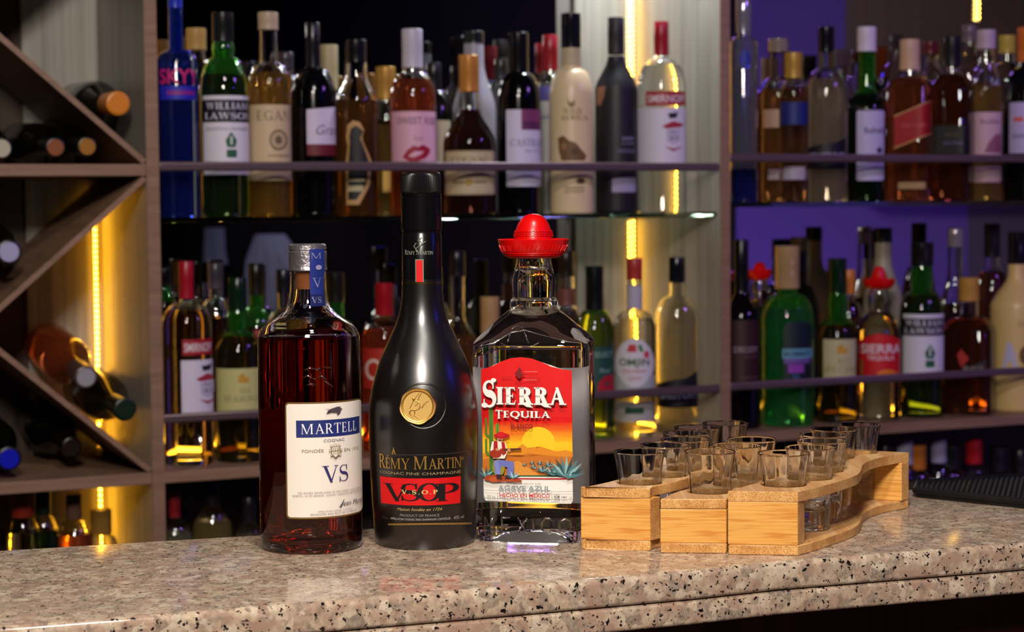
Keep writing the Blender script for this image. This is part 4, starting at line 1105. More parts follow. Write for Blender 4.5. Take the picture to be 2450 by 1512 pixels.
gm2 = list(GM) + [(GM[-1][0] + .008, GM[-1][1] + .038), (GM[-1][0] + .022, GM[-1][1] + .075), (GM[-1][0] + .045, GM[-1][1] + .108)]
fm = ((P_(1578, 1320)[0] + rf[0][0]) / 2, (P_(1578, 1320)[1] + rf[0][1]) / 2 - 0.001)
tray(ext(gm2, fm), 0.0254, GM, 0.0425, 'lower bamboo tray between the other two, holding three shot glasses', 0.002, 0.002)
redge = [P_(*p) for p in ((1909, 1330), (1946, 1320), (1997, 1303), (2031, 1290), (2053, 1278), (2061, 1263), (2064, 1251), (2084, 1238), (2115, 1228), (2174, 1216))]
tray(ext(GR, fr), 0.0262, GR, 0.0495, 'bamboo tray on the right with a curved open side, holding six shot glasses', 0.003, 0.003, redge)

sg = glass('ffffff', 0.0, 1.47)
def ripple(a, r, z):
    k = r * (1 + 0.011 * math.sin(5 * a + 40 * z) + 0.010 * math.sin(11 * a + 1.3) * min(1, z / 0.03)); return k * math.sin(a), -k * math.cos(a)
b = MB()
b.lathe([(0, 0.0006), (0.0120, 0.0005), (0.0140, 0.0), (0.0150, 0.0008), (0.0155, 0.003), (0.0157, 0.012), (0.0159, 0.028), (0.0164, 0.038), (0.0174, 0.048), (0.0189, 0.0580), (0.0203, 0.0650), (0.0205, 0.0660), (0.0201, 0.0664), (0.0197, 0.0660)], sg, 72)
b.lathe([(0.0197, 0.0660), (0.0194, 0.0648), (0.0179, 0.0575), (0.0164, 0.048), (0.0154, 0.038), (0.0147, 0.030), (0.0138, 0.024), (0.0118, 0.0185), (0.0080, 0.0152), (0.0, 0.0140)], sg, 72, sec=ripple)
me_root = b.build('shot_glass', smooth=60)
wh = ['nearest the camera', 'second', 'third', 'fourth', 'fifth', 'farthest back']
first = True
def put(G, names, where, grp):
    global first
    for (x, y), nm in zip(G, names):
        o = me_root if first else me_root.copy()
        if not first: COL.objects.link(o)
        first = False
        o.location = (x, y, ZT + 0.0082)
        tag(o, 'clear empty shot glass, %s in the %s' % (nm, where), 'shot glass', grp)
six = ['frontmost', 'second from the front', 'third from the front', 'third from the back', 'second from the back', 'rearmost']
put(GL, six, 'bamboo tray beside the tequila bottle', 'shot glasses in the bamboo trays')
put(GM, ['frontmost', 'middle', 'rearmost'], 'low middle bamboo tray of three glasses', 'shot glasses in the bamboo trays')
put(GR, six, 'right hand bamboo tray', 'shot glasses in the bamboo trays')
# ================================================================== bottles on the shelves
G_CLEAR, G_GREEN, G_DKGREEN, G_BLUE = 'f6f6f4', '62cc4c', '0f3a14', '2a5cf0'
shelves = {'UL': Z_GL, 'UR': Z_GR, 'L': Z_BOARD, 'B': -0.75}
def bot(label, px, hw, top, shelf, t=0.075, cap=('111111', None, None, 0.3, 0.0), sh=None, neck=None, style='round', fill=None, gl=G_CLEAR, liq=None,
        opaque=None, labels=(), square=None, collar=None, pymid=None, body='glass', name='liquor_bottle', bulge=0, group=None, seg=36):
    """cap = (colour, py bottom, half width, roughness, metallic); sh = (py top, py bottom) of the shoulder; neck = half width below the cap"""
    zb = ZC + shelves[shelf]
    if liq:
        cc_ = hx(liq); liq = '%02x%02x%02x' % tuple(min(255, int(255 * (c ** 0.62) ** (1 / 2.2))) for c in cc_[:3])
    base_py = {'UL': 508, 'UR': 485, 'L': 1060, 'B': 1700}[shelf]
    if pymid is None: pymid = (sh[1] + base_py) / 2 if sh else base_py
    sec = None
    if square:
        al = math.radians(square[0]); n_ = square[1]; asp = square[2]
        zs0 = [0.1, 0.05]
        def sec(a, r, z):
            k = min(1.0, max(0.0, (zs0[0] - z) / (zs0[0] - zs0[1])))
            c, s_ = abs(math.cos(a - al)), abs(math.sin(a - al))
            m_ = (s_ ** n_ + (c / asp) ** n_) ** (-1.0 / n_)
            rr = r * (1 + (m_ - 1) * k); return rr * math.sin(a), -rr * math.cos(a)
    S = Surf(px, pymid, zb, t=t, sec=sec)
    S.root = empty(name, S.loc, S.rotz, label, 'bottle', group)
    s = S.s; R = hw * s; ztop = S.z(top); zc = S.z(cap[1]) if cap and cap[1] else ztop
    nk = (neck or 20) * s
    z1, z0 = S.z(sh[0]), S.z(sh[1])
    if square: zs0[0], zs0[1] = z1, z0 - 0.004
    p = [(R * 0.94, 0.0), (R * 0.985, 0.002), (R, 0.006), (R, z0)]
    N_ = 12
    for i in range(1, N_ + 1):
        f = i / N_
        if style == 'round': k = math.sqrt(max(0, 1 - f ** 1.9)); k = k * 0.86 + (1 - f) * 0.14
        elif style == 'slope': k = 1 - (3 * f * f - 2 * f ** 3)
        elif style == 'hock': k = (1 - f) ** 1.25
        else: k = (1 - f) ** 0.75 if f < 1 else 0
        p.append((nk + (R - nk) * k, z0 + (z1 - z0) * f))
    if zc > z1 + 0.004:
        if bulge: 
            for f in (0.25, 0.5, 0.75): p.append((nk * (1 + bulge * math.sin(PI * f)), z1 + (zc - z1) * f))
        p.append((nk * 0.97, zc))
    p = [(r, max(z, 0.0)) for r, z in p]
    ok = [p[0]]
    for q in p[1:]:
        if q[1] > ok[-1][1] + 1e-5: ok.append(q)
    p = ok; S.prof = p
    def at(z): return S.r_at(z)
    if opaque:
        m_ = opaque if isinstance(opaque, bpy.types.Material) else mat('bottle_glaze', opaque, 0.12)
        b = MB(); b.lathe([(0, 0.002), (p[0][0] * 0.8, 0.0004)] + p + [(0, p[-1][1])], m_, seg, sec=sec); b.build('body', S.root, smooth=50)
    else:
        zf = S.z(fill) if fill else p[-1][1] - 0.01
        lower = [q for q in p if q[1] < zf - 1e-4] + [(at(zf), zf)]
        upper = [(at(zf), zf)] + [q for q in p if q[1] > zf + 1e-4]
        lc_ = hx(liq or gl); sat_ = 1 - min(lc_[:3]) / max(max(lc_[:3]), 1e-4)
        g1 = mat('liquid_glass', liq or gl, 0.0, 0, 0.93 if sat_ > 0.35 else 1.0, 1.36); g2 = mat('tinted_glass', gl, 0.0, 0, 0.95, 1.45) if gl not in (G_CLEAR,) else glass(gl, 0.0, 1.45)
        w_ = 0.0026
        b = MB(); b.lathe([(0, 0.006), (p[0][0] * 0.6, 0.004), (p[0][0] * 0.9, 0.0004)] + lower, g1, seg, sec=sec)
        b.lathe([(max(at(zf) - w_, 0.002), zf + 0.0002), (0, zf + 0.0002)], g1, seg, sec=sec)
        b.build('filled_body', S.root, smooth=50)
        inn = [(max(at(zf) - w_, 0.002), zf + 0.0002)] + [(max(r - w_, 0.003), z) for r, z in upper[1:]]
        b = MB(); b.lathe(upper, g2, seg, sec=sec); b.lathe(inn, g2, seg, sec=sec, flip=True); b.build('neck', S.root, smooth=50)
    if cap:
        c, pb, ch, ro, me_ = (list(cap) + [None] * 5)[:5]
        cm = mat('closure', c, ro if ro is not None else 0.35, me_ or 0.0); r = (ch or neck) * s
        zcb = zc if zc > z1 else max(zc, z1)
        b = MB(); b.lathe([(r * 0.9, zc - 0.0005), (r, zc + 0.0006), (r * 0.985, (zc + ztop) / 2), (r, (zc + ztop) / 2 + 0.0006), (r * 0.99, ztop - 0.0012), (r * 0.93, ztop), (0, ztop)], cm, 28); b.build('cap', S.root, smooth=35)
    if collar:
        cc, y0, y1 = collar; za, zb_ = S.z(y1), S.z(y0)
        b = MB(); n_ = 6; b.lathe([(at(za + (zb_ - za) * i / n_) + 0.0004, za + (zb_ - za) * i / n_) for i in range(n_ + 1)], paper(cc), 28); b.build('neck_label', S.root, smooth=60)
    for lb in labels: make_label(S, 'label', S.root, lb, 0.0004, 0.00022)
    return S
BK = ('0e0e12', None, None, 0.25, 0.0)
def C(col, pb, hw=None, ro=0.3, me_=0.0): return (col, pb, hw, ro, me_)

# ---- upper shelf, middle bay, front row from the left
blue = mat('blue_glass', '1838e0', 0.03, 0, 0.92, 1.4)
def wl(px, k, top, y0, shelf, label, ys):
    # k: scale, y0: where the label begins
    return None
bot('tall cobalt blue bottle with pink lettering, leftmost on the upper shelf', 425, 50, -22, 'UL', cap=C('1a30b0', 20, 17), neck=17, sh=(118, 150), style='round', fill=130, gl=G_BLUE, liq='0a1ea8',
    labels=[[('T', 'SKYY', 386, 472, 181, 36, 'c01a6a', 'bold')], [('R', 386, 470, 205, 238, '2020a8'), ('R', 402, 466, 217, 226, '8a1a7a')]])
bot('dark green whisky bottle with black and white label, second on the upper shelf', 538, 58, 30, 'UL', cap=C('121412', 100, 26, 0.3), neck=25, sh=(135, 218), style='round', bulge=0.10, fill=180, gl=G_GREEN, liq='1c3a0c',
    labels=[[('R', 488, 597, 228, 418, 'ddd6e2'), ('R', 488, 597, 238, 292, '15131a'), ('T', 'WILLIAM', 497, 592, 253, 16, 'cfc9d8', 'serif', (0.2, 0.09)), ('T', 'LAWSON', 494, 594, 277, 16, 'cfc9d8', 'serif', (0.2, 0.09)),
             ('T', 'SCOTCH WHISKY', 496, 592, 308, 7, '6a6672', 'sans'), ('P', [(553, 315), (566, 336), (562, 352), (544, 352), (540, 336)], '1f5a38'), ('R', 551, 556, 326, 346, 'cfd8d0'), ('RR', 542, 565, 358, 376, 3, '1f5a38')]])
bot('whisky bottle with cork top and cream label, third on the upper shelf', 646, 51, 30, 'UL', cap=C('b9a288', 72, 24, 0.35), neck=22, sh=(150, 200), style='round', fill=176, gl=G_CLEAR, liq='d08a28',
    labels=[[('R', 598, 697, 250, 432, 'cdb48e'), ('T', 'EGAN', 616, 692, 276, 24, '7e6a52', 'serif', (0.16, 0.07)), ('C', 666, 335, 21, 25, '6e5c44'), ('C', 666, 335, 17, 20, 'b8a07c'), ('C', 666, 335, 8, 10, '6e5c44'), ('T', 'WHISKEY', 640, 690, 372, 8, '7e6a52', 'sans')]])
bot('black wine bottle with white and dark red label, fourth on the upper shelf', 752, 53, 55, 'UL', cap=C('15151a', 165, 17, 0.25), neck=15, sh=(160, 225), style='round', opaque='060507',
    labels=[[('P', [(735, 372), (735, 262), (803, 254), (803, 372)], 'd2c4dc'), ('R', 735, 803, 345, 372, '6a1420'), ('T', 'Gran', 757, 803, 310, 24, '6a6276', 'script')]])
bot('amber bottle with a dark vase shaped emblem, fifth on the upper shelf', 855, 50, 95, 'UL', cap=C('141216', 150, 25, 0.25), neck=27, sh=(180, 242), style='slope', fill=240, gl=G_CLEAR, liq='8a4a14',
    labels=[[('P', [(828, 385), (833, 350), (829, 330), (832, 300), (845, 288), (862, 292), (872, 312), (866, 330), (876, 356), (888, 385), (884, 440), (858, 490), (828, 490)], 'b98e58'),
             ('P', [(834, 384), (842, 352), (836, 330), (840, 308), (853, 300), (870, 314), (862, 330), (876, 368), (882, 386), (876, 440), (852, 478), (832, 478)], '141012'),
             ('R', 832, 872, 428, 434, 'b0a37c'), ('R', 832, 868, 444, 458, 'b0a37c')]])
bot('rosé bottle with silver cap and pink label with red lips, on the upper shelf', 989, 55, 70, 'UL', cap=C('c3bccb', 163, 25, 0.35), neck=25, sh=(172, 232), style='round', fill=190, gl=G_CLEAR, liq='e0481a',
    labels=[[('R', 938, 1046, 266, 386, 'dba6bc'), ('T', 'SWEET KISS', 952, 1040, 288, 17, '8a6478', 'bold'), ('T', 'Rosé', 990, 1012, 330, 12, '9a7080', 'script'),
             ('P', [(964, 376), (976, 358), (990, 348), (1000, 352), (1012, 346), (1028, 356), (1028, 364), (1018, 378), (998, 386), (980, 386)], '9c0a2c'), ('P', [(976, 374), (992, 362), (1014, 362), (1006, 370), (990, 376)], 'dba6bc')]])
bot('squat dark cognac bottle with orange foil neck and beige label, on the upper shelf', 1124, 63, 132, 'UL', cap=C('c08038', 220, 24, 0.35, 0.2), neck=24, sh=(255, 345), style='slope', fill=262, gl=G_CLEAR, liq='32100a',
    labels=[[('RR', 1065, 1184, 360, 466, 5, 'ab9878'), ('RR', 1069, 1180, 365, 461, 4, 'c0ad8c'), ('T', 'COGNAC', 1082, 1168, 382, 15, '6e5a40', 'serif'), ('C', 1122, 436, 10, 9, 'a88a3c'), ('R', 1084, 1110, 434, 438, '7a6448'), ('R', 1134, 1162, 434, 438, '7a6448')]])
bot('black wine bottle with white label and plum square, on the upper shelf', 1242, 52, 78, 'UL', cap=C('101014', 180, 24, 0.2), neck=23, sh=(172, 235), style='round', opaque='050406',
    labels=[[('R', 1212, 1294, 262, 446, 'd0c8e2'), ('R', 1248, 1294, 262, 311, '7c3462'), ('R', 1252, 1290, 290, 309, '5a2450'), ('T', 'CASTILLO', 1222, 1293, 341, 17, '6a6088', 'serif'), ('T', 'de Viña', 1256, 1290, 360, 7, '8a80a4', 'sans')]])
cream = mat('cream_glaze', 'dcc39c', 0.35)
bot('cream liqueur bottle with brown emblem and black cap, on the upper shelf', 1368, 53, 32, 'UL', cap=C('15151c', 116, 24, 0.15), neck=24, sh=(165, 225), style='round', opaque=cream, collar=('b7a684', 118, 158),
    labels=[[('R', 1324, 1412, 232, 466, cream), ('P', [(1358, 236), (1366, 246), (1376, 238), (1376, 252), (1368, 258), (1360, 252)], '8a6e40'), ('T', 'WILD', 1348, 1392, 266, 14, '8f7448', 'serif', (0.2, 0.09)), ('T', 'AFRICA', 1343, 1406, 281, 11, '8f7448', 'serif', (0.2, 0.09)),
             ('P', [(1336, 330), (1348, 324), (1362, 336), (1378, 342), (1392, 360), (1402, 372), (1398, 384), (1344, 384), (1338, 360)], '6e4c2c'), ('C', 1350, 350, 7, 9, '8d6a42'), ('C', 1374, 362, 8, 8, '4a3420'), ('C', 1388, 433, 10, 7, '5a3c28'), ('R', 1352, 1396, 447, 451, 'a08a68'), ('R', 1350, 1396, 456, 459, 'a08a68')]])
bot('matte black bottle with small white print, left of the red capped vodka', 1475, 51, 42, 'UL', cap=C('2a2426', 130, 20, 0.5), neck=20, sh=(135, 218), style='slope', opaque=mat('matte_black', '17141a', 0.5),
    labels=[[('R', 1456, 1522, 320, 464, mat('matte_black', '17141a', 0.5)), ('T', 'KAHAWA', 1489, 1516, 331, 9, '8d86a8', 'bold'), ('T', 'COFFEE', 1488, 1516, 343, 7, '8d86a8', 'sans'), ('R', 1476, 1518, 356, 366, '4c465e'), ('RR', 1464, 1520, 424, 460, 4, '9a8fb2')], [('P', [(1430, 208), (1450, 206), (1446, 232), (1438, 252), (1427, 250)], '8a5e4a')]])
def smir(px, hw, top, capb, sh_, shelf, lab, band, white, x0, emb, t=0.075):
    y0, y1 = white; xr = px + hw * 0.97
    e = emb; sc_ = (xr - x0) / 110
    return bot(lab, px, hw, top, shelf, t=t, cap=C('a01224', capb, 18, 0.35), neck=18, sh=sh_, style='round', fill=capb + 26, gl=G_CLEAR, liq='f4f2ea',
        labels=[[('R', band[2], xr, band[0], band[1], 'a01420'), ('T', 'SMIRNOFF', band[2] + 4, xr - 3, (band[0] + band[1]) / 2, (band[1] - band[0]) * 0.55, 'd8c8cc', 'bold')],
                [('R', x0, xr, y0, y1, 'd6cede'), ('P', [(e - 12, y0 + 14), (e + 12, y0 + 10), (e + 8, y0 + 24), (e - 8, y0 + 26)], '241c2a'), ('P', [(e - 26, y0 + 44), (e, y0 + 32), (e + 26, y0 + 40), (e + 16, y0 + 46), (e - 16, y0 + 50)], 'a22438'),
                 ('P', [(e - 16, y0 + 52), (e + 16, y0 + 50), (e + 15, y0 + 78), (e, y0 + 88), (e - 15, y0 + 80)], 'bdb4cc'), ('T', 'No', e - 8, e + 6, y0 + 58, 9, '4a4458', 'serif'), ('T', '21', e - 10, e + 10, y0 + 72, 8, '6a6478', 'bold'), ('P', [(e - 20, y0 + 92), (e, y0 + 104), (e + 20, y0 + 92), (e, y0 + 98)], 'a22438')]])
smir(1583, 58, 52, 132, (140, 205), 'UL', 'clear vodka bottle with red cap and white label, rightmost in the upper middle bay', (218, 252, 1546), (258, 402), 1526, 1610)
# ---- upper shelf, middle bay, back row
bot('clear bottle with amber stopper behind the blue and green bottles', 474, 38, 68, 'UL', t=0.19, cap=C('b08a4a', 120, 24, 0.4), neck=22, sh=(140, 190), fill=300, liq='c8a060')
bot('small clear bottle half hidden behind the cream labelled whisky', 686, 38, 125, 'UL', t=0.20, cap=C('3a3238', 165, 20), neck=18, sh=(180, 240), fill=260, liq='8a6a20')
bot('bottle with a cream coloured cap behind the black wine bottle', 790, 40, 108, 'UL', t=0.19, cap=C('b3a680', 215, 22, 0.5), neck=22, sh=(222, 270), fill=290, liq='4a2410')
bot('bottle with gold cap behind the rosé bottle, amber and dark', 925, 42, 160, 'UL', t=0.18, cap=C('b8893c', 238, 24, 0.35, 0.3), neck=22, sh=(245, 290), fill=300, liq='c89a3c', labels=[[('R', 915, 945, 405, 460, 'c8a048')]])
bot('dark wine bottle with cream label between the rosé bottle and the cognac', 1040, 46, 150, 'UL', t=0.19, cap=C('121014', 215, 18), neck=17, sh=(215, 275), opaque='0a0708', labels=[[('R', 1030, 1078, 288, 400, 'b3a690')]])
bot('frosted white bottle with black cap behind the squat cognac bottle', 1136, 52, 75, 'UL', t=0.19, cap=C('1a1e22', 105, 25, 0.2), neck=24, sh=(150, 270), style='slope', opaque=mat('frosted_white', '8f8c98', 0.4))
bot('bottle with a red cap behind the wine and cream bottles', 1318, 42, 84, 'UL', t=0.18, cap=C('8f1420', 168, 19, 0.3), neck=19, sh=(178, 235), fill=200, liq='d8d8d0', labels=[[('R', 1290, 1350, 205, 240, '4a4488'), ('R', 1290, 1350, 242, 390, 'a8a8a8'), ('T', 'GIN', 1296, 1316, 280, 10, '4a5a88', 'bold')]])
bot('dark empty looking bottle behind the black wine bottle on the upper shelf', 1200, 38, 140, 'UL', t=0.21, cap=C('1c181c', 190, 16), neck=15, sh=(190, 240), fill=250, gl='a0a0a0', liq='2a1a30')

# ---- upper shelf, right bay
bot('tall slim clear bottle with silver cap and blue base, first in the right bay', 1779, 34, -4, 'UR', cap=C('b8b4bc', 80, 18, 0.15, 0.7), neck=16, sh=(88, 106), style='round', fill=405, gl='d8dce8', liq='1020a0', labels=[[('C', 1782, 142, 13, 22, '141a90')]])
bot('amber bottle with clear stopper and beige label, second in the right bay', 1862, 44, 93, 'UR', t=0.10, cap=C('a8988a', 125, 25, 0.1, 0.4), neck=22, sh=(186, 232), fill=215, liq='c87428', labels=[[('R', 1828, 1866, 262, 305, 'b08e78')], [('RR', 1838, 1900, 405, 430, 3, 'bda6a4')]])
bot('clear bottle with gold cap and blue band, in the right bay', 1899, 35, 126, 'UR', t=0.045, cap=C('b8913e', 188, 21, 0.4, 0.3), neck=19, sh=(194, 232), fill=210, liq='e8e6e4', labels=[[('R', 1868, 1932, 244, 298, '10206a')], [('R', 1874, 1926, 398, 430, 'a59aa8')]])
def wolf(px, hw, top, capb, sh_, shelf, lab, y0, h_, t=0.075, fl=None, liq='f0ece2'):
    return bot(lab, px, hw, top, shelf, t=t, cap=C('101018', capb, 20, 0.2), neck=20, sh=sh_, style='round', fill=fl, gl=G_CLEAR, liq=liq,
        labels=[[('P', [(px - hw * .92, y0 + h_), (px - hw * .92, y0 + h_ * .38), (px - hw * .3, y0 + h_ * .25), (px + hw * .4, y0 + h_ * .2), (px + hw * .9, y0), (px + hw * .93, y0 + h_)], '0c0b16'),
                 ('T', 'ERISTOFF', px - hw * .74, px + hw * .84, y0 + h_ * .62, h_ * .26, '8f8aa6', 'bold')]])
wolf(1977, 51, 65, 124, (165, 215), 'UR', 'clear vodka bottle with black cap and slanted black label, in the upper right bay', 326, 78, fl=190, liq='e2cba0')
bot('green glass bottle with white cap and pale label, in the upper right bay', 2073, 45, 65, 'UR', cap=C('d2c6da', 124, 23, 0.4), neck=22, sh=(205, 262), style='slope', fill=225, gl=G_GREEN, liq='081a08',
    labels=[[('RR', 2050, 2114, 264, 432, 5, 'b9b0d4'), ('T', 'Bushveld', 2068, 2112, 311, 16, '4c466a', 'serif' if False else 'bold'), ('C', 2103, 360, 6, 7, '2a2646')]])
def sq(px, hw, top, capb, sh_, lab, liq, labels, capc, al=-14, t=0.075, caphw=24, shelf='UR', fl=None):
    return bot(lab, px, hw, top, shelf, t=t, cap=C(capc, capb, caphw, 0.4), neck=caphw - 1, sh=sh_, style='round', fill=fl or sh_[0] + 6, gl=G_CLEAR, liq=liq, labels=labels, square=(al, 6, 1.0))
sq(2176, 52, 95, 168, (182, 212), 'square whisky bottle with a slanted red label, in the upper right bay', 'b8481a',
   [[('P', [(2140, 278), (2226, 242), (2226, 318), (2140, 352)], '9c0c14'), ('P', [(2140, 276), (2226, 240), (2226, 243), (2140, 280)], 'c08a58'), ('P', [(2140, 352), (2226, 318), (2226, 321), (2140, 356)], 'c08a58'), ('T', 'RED LABEL', 2158, 2220, 300, 10, 'c8585a', 'serif')], [('R', 2150, 2214, 436, 452, 'a58456')]], 'c8a58a')
sq(2277, 48, 88, 160, (175, 215), 'square dark whisky bottle with black label, in the upper right bay', '5a1c08',
   [[('R', 2238, 2320, 300, 368, '0b0a0e'), ('T', 'DELUXE', 2262, 2294, 322, 9, '6a5428', 'serif'), ('T', 'Scotch Whisky', 2256, 2304, 341, 9, '6a5c96', 'script')]], '0e0e14', caphw=21)
bot('clear amber bottle with a pale pink label, near the right edge of the upper shelf', 2358, 40, 72, 'UR', cap=C('b9a5b5', 118, 23, 0.4), neck=21, sh=(150, 215), style='slope', fill=205, gl=G_CLEAR, liq='c8923c',
    labels=[[('R', 2325, 2394, 268, 372, 'c5a0aa'), ('T', 'Boulders', 2346, 2390, 290, 12, '7a5a72', 'bold'), ('P', [(2354, 365), (2366, 340), (2380, 322), (2392, 320), (2394, 366)], '8a5068')], [('RR', 2328, 2394, 398, 436, 4, 'b09090')]])
bot('dark bottle with orange foil neck and white label, rightmost on the upper shelf', 2456, 54, 66, 'UR', cap=C('d06a20', 148, 24, 0.4), neck=22, sh=(160, 240), style='round', opaque='07060a',
    labels=[[('R', 2416, 2508, 244, 366, 'b9aad6'), ('R', 2426, 2448, 280, 290, 'd8584a'), ('T', 'RESERVE', 2424, 2470, 325, 9, '6a6490', 'bold')]])
bot('clear bottle with orange cap behind the two square whisky bottles', 2225, 42, 100, 'UR', t=0.19, cap=C('5a1420', 130, 19), neck=19, sh=(160, 210), fill=220, liq='c0a890')
bot('amber bottle with pale cap behind the pink labelled bottle', 2318, 42, 60, 'UR', t=0.19, cap=C('6a5a60', 100, 18), neck=18, sh=(130, 190), fill=200, liq='b88a30')
bot('bottle with a clear neck behind the rightmost bottle of the upper shelf', 2408, 42, 85, 'UR', t=0.19, cap=C('b8a040', 128, 20), neck=19, sh=(150, 200), fill=200, liq='8a7060')

# ---- lower shelf, middle bay
smir(450, 60, 625, 714, (722, 772), 'L', 'clear vodka bottle with red cap and white label, leftmost on the lower shelf', (812, 850, 438), (862, 1000), 434, 494)
def seasons(px, hw, top, capb, sh_, lab, y0, y1, x0, x1, col, nm, t=0.075):
    return bot(lab, px, hw, top, 'L', t=t, cap=C('0b2410', capb, 22, 0.25), neck=22, sh=sh_, style='round', bulge=0.12, fill=sh_[0] + 12, gl=G_GREEN, liq='2a2408',
        labels=[[('R', x0, x1, y0, y1, col), ('P', [(px - 2, y0 + 34), (px, y0 + 16), (px + 6, y0 + 24), (px + 12, y0 + 12), (px + 18, y0 + 24), (px + 24, y0 + 16), (px + 24, y0 + 34)], 'c0902c'),
                 ('T', nm[0], px, px + 28, y0 + 52, 14, '8a8258', 'serif'), ('T', nm[1], px - 34, px + 44, y0 + 72, 14, '8a8258', 'serif')]])
seasons(572, 57, 664, 742, (790, 845), 'green whisky bottle with yellow crowned label, beside the brown cognac on the lower shelf', 882, 996, 520, 624, 'c2bc7c', ('ALL', 'SEASONS'))
bot('amber whisky bottle with black cap, half hidden behind the brown cognac bottle', 682, 48, 645, 'L', cap=C('15141a', 700, 18), neck=17, sh=(740, 800), fill=800, liq='d8a830', gl=G_CLEAR)
bot('dark bottle with green shoulder behind the neck of the brown cognac bottle', 806, 50, 650, 'L', t=0.10, cap=C('17140e', 722, 22, 0.3), neck=21, sh=(760, 820), fill=800, gl=G_GREEN, liq='0a0806')
bot('orange aperitif bottle with red cap and white label, between the two cognacs', 922, 56, 677, 'L', cap=C('9c101c', 754, 22, 0.3), neck=21, sh=(760, 812), style='round', fill=785, liq='e8401a',
    labels=[[('R', 872, 960, 834, 930, 'b0281c'), ('C', 895, 884, 20, 26, 'd8b8b0'), ('C', 895, 884, 13, 18, 'b0281c')]])
bot('dark amber bottle just right of the black frosted cognac', 1096, 48, 600, 'L', t=0.13, cap=C('1a1418', 660, 20), neck=19, sh=(755, 820), style='slope', fill=800, liq='b0581a')
bot('bottle with tan capped neck behind the left edge of the tequila bottle', 1174, 45, 710, 'L', cap=C('b08a5c', 800, 23, 0.5), neck=22, sh=(805, 850), fill=850, liq='c89a50')
bot('green bottle with dark green label and red seal, right of the tequila bottle', 1424, 47, 636, 'L', cap=C('0c1210', 742, 22, 0.3), neck=21, sh=(740, 800), style='round', fill=752, gl='7aa82a', liq='5a7a14',
    labels=[[('R', 1412, 1468, 830, 944, '17453c'), ('T', 'SELECT', 1420, 1464, 848, 13, '7a9a90', 'bold'), ('T', 'Red', 1434, 1460, 886, 12, '8aa8a0', 'script'), ('P', [(1428, 936), (1432, 915), (1446, 900), (1466, 896), (1468, 936)], 'a8142a'), ('C', 1452, 918, 6, 4, '17453c')]])
bot('clear bottle with red cap and round white label, below the yellow LED strip', 1519, 50, 617, 'L', cap=C('a83028', 668, 19, 0.4), neck=19, sh=(742, 780), style='round', fill=760, liq='f2eec8', collar=('b0a8b8', 682, 738),
    labels=[[('C', 1518, 872, 47, 62, 'c9c4d0'), ('R', 1472, 1566, 900, 944, 'a8aab0'), ('C', 1518, 872, 42, 55, 'd2ccd6'), ('P', [(1500, 842), (1506, 824), (1522, 824), (1524, 842)], 'c03038'), ('P', [(1526, 826), (1534, 824), (1540, 842), (1530, 840)], '2a7a34'), ('C', 1546, 848, 6, 9, 'c83a44'),
             ('T', 'OMJIN', 1484, 1552, 866, 17, '3a5a3c', 'bold'), ('T', 'STRAWBERRY', 1490, 1546, 888, 9, 'c86a70', 'sans'), ('T', 'GIN', 1504, 1532, 904, 10, 'c86a70', 'sans')],
            [('RR', 1474, 1564, 962, 1010, 8, 'aaa6a0'), ('R', 1496, 1540, 975, 990, '1c4a30')]])
wolf(1620, 52, 615, 675, (708, 762), 'L', 'clear vodka bottle with black cap and slanted black label, rightmost in the lower middle bay', 888, 88, fl=1010, liq='e8e0d0')
# back row
bot('green bottle with yellow glints behind the leftmost vodka on the lower shelf', 396, 34, 640, 'L', t=0.19, cap=C('15120c', 680, 17), neck=16, sh=(700, 760), fill=720, gl=G_GREEN, liq='2a1c08')
bot('clear bottle behind the vodka and the yellow labelled whisky', 520, 42, 628, 'L', t=0.19, cap=C('4a424c', 690, 19), neck=18, sh=(710, 770), fill=760, liq='c8c0a0')
bot('dark bottle with green neck behind the yellow labelled whisky', 617, 42, 630, 'L', t=0.19, cap=C('1a1710', 705, 19), neck=18, sh=(740, 800), fill=780, gl=G_GREEN, liq='4a1408', labels=[[('R', 610, 648, 790, 830, '8a1a20')]])
bot('brown bottle behind the sombrero capped bottle on the lower shelf', 1356, 44, 600, 'L', t=0.19, cap=C('241a16', 660, 20), neck=20, sh=(720, 790), style='slope', fill=740, gl=G_CLEAR, liq='4a3428', collar=('6a3a30', 690, 730))
bot('dim bottle behind the neck of the black frosted cognac, lower shelf', 1045, 40, 640, 'L', t=0.2, cap=C('1a1216', 690, 17), neck=16, sh=(720, 780), fill=780, liq='3a1a18')

# ---- lower shelf, right bay
bot('dark wine bottle with maroon label, leftmost in the lower right bay', 1774, 46, 573, 'L', cap=C('0c0a0e', 700, 17, 0.3), neck=16, sh=(690, 760), style='slope', opaque='070507',
    labels=[[('R', 1752, 1816, 766, 924, '2e0c14'), ('T', 'DECOY', 1757, 1812, 836, 14, '8f7a84', 'bold'), ('R', 1780, 1812, 852, 855, '5a3a44'), ('R', 1770, 1812, 902, 905, '5a3a44')]])
bot('bright green gin bottle with clear stopper and lilac label, in the lower right bay', 1883, 64, 588, 'L', cap=C('c2a070', 690, 30, 0.15, 0.3), neck=24, sh=(700, 760), style='round', fill=735, gl='6ee860', liq='2cc04a',
    labels=[[('RR', 1875, 1942, 770, 925, 20, '0c1a24'), ('R', 1872, 1942, 834, 858, '5a90a8'), ('T', 'BOMBAY', 1877, 1936, 846, 11, '1a3a54', 'bold'), ('R', 1876, 1936, 858, 870, '6a4a98'), ('R', 1886, 1922, 872, 892, '8a3aa8'), ('C', 1904, 902, 9, 8, '24486a')]])
seasons(2003, 50, 618, 700, (762, 808), 'whisky bottle with green neck and plain cream label, in the lower right bay', 812, 916, 1970, 2046, 'b9b088', ('XO', 'SPECIAL'))
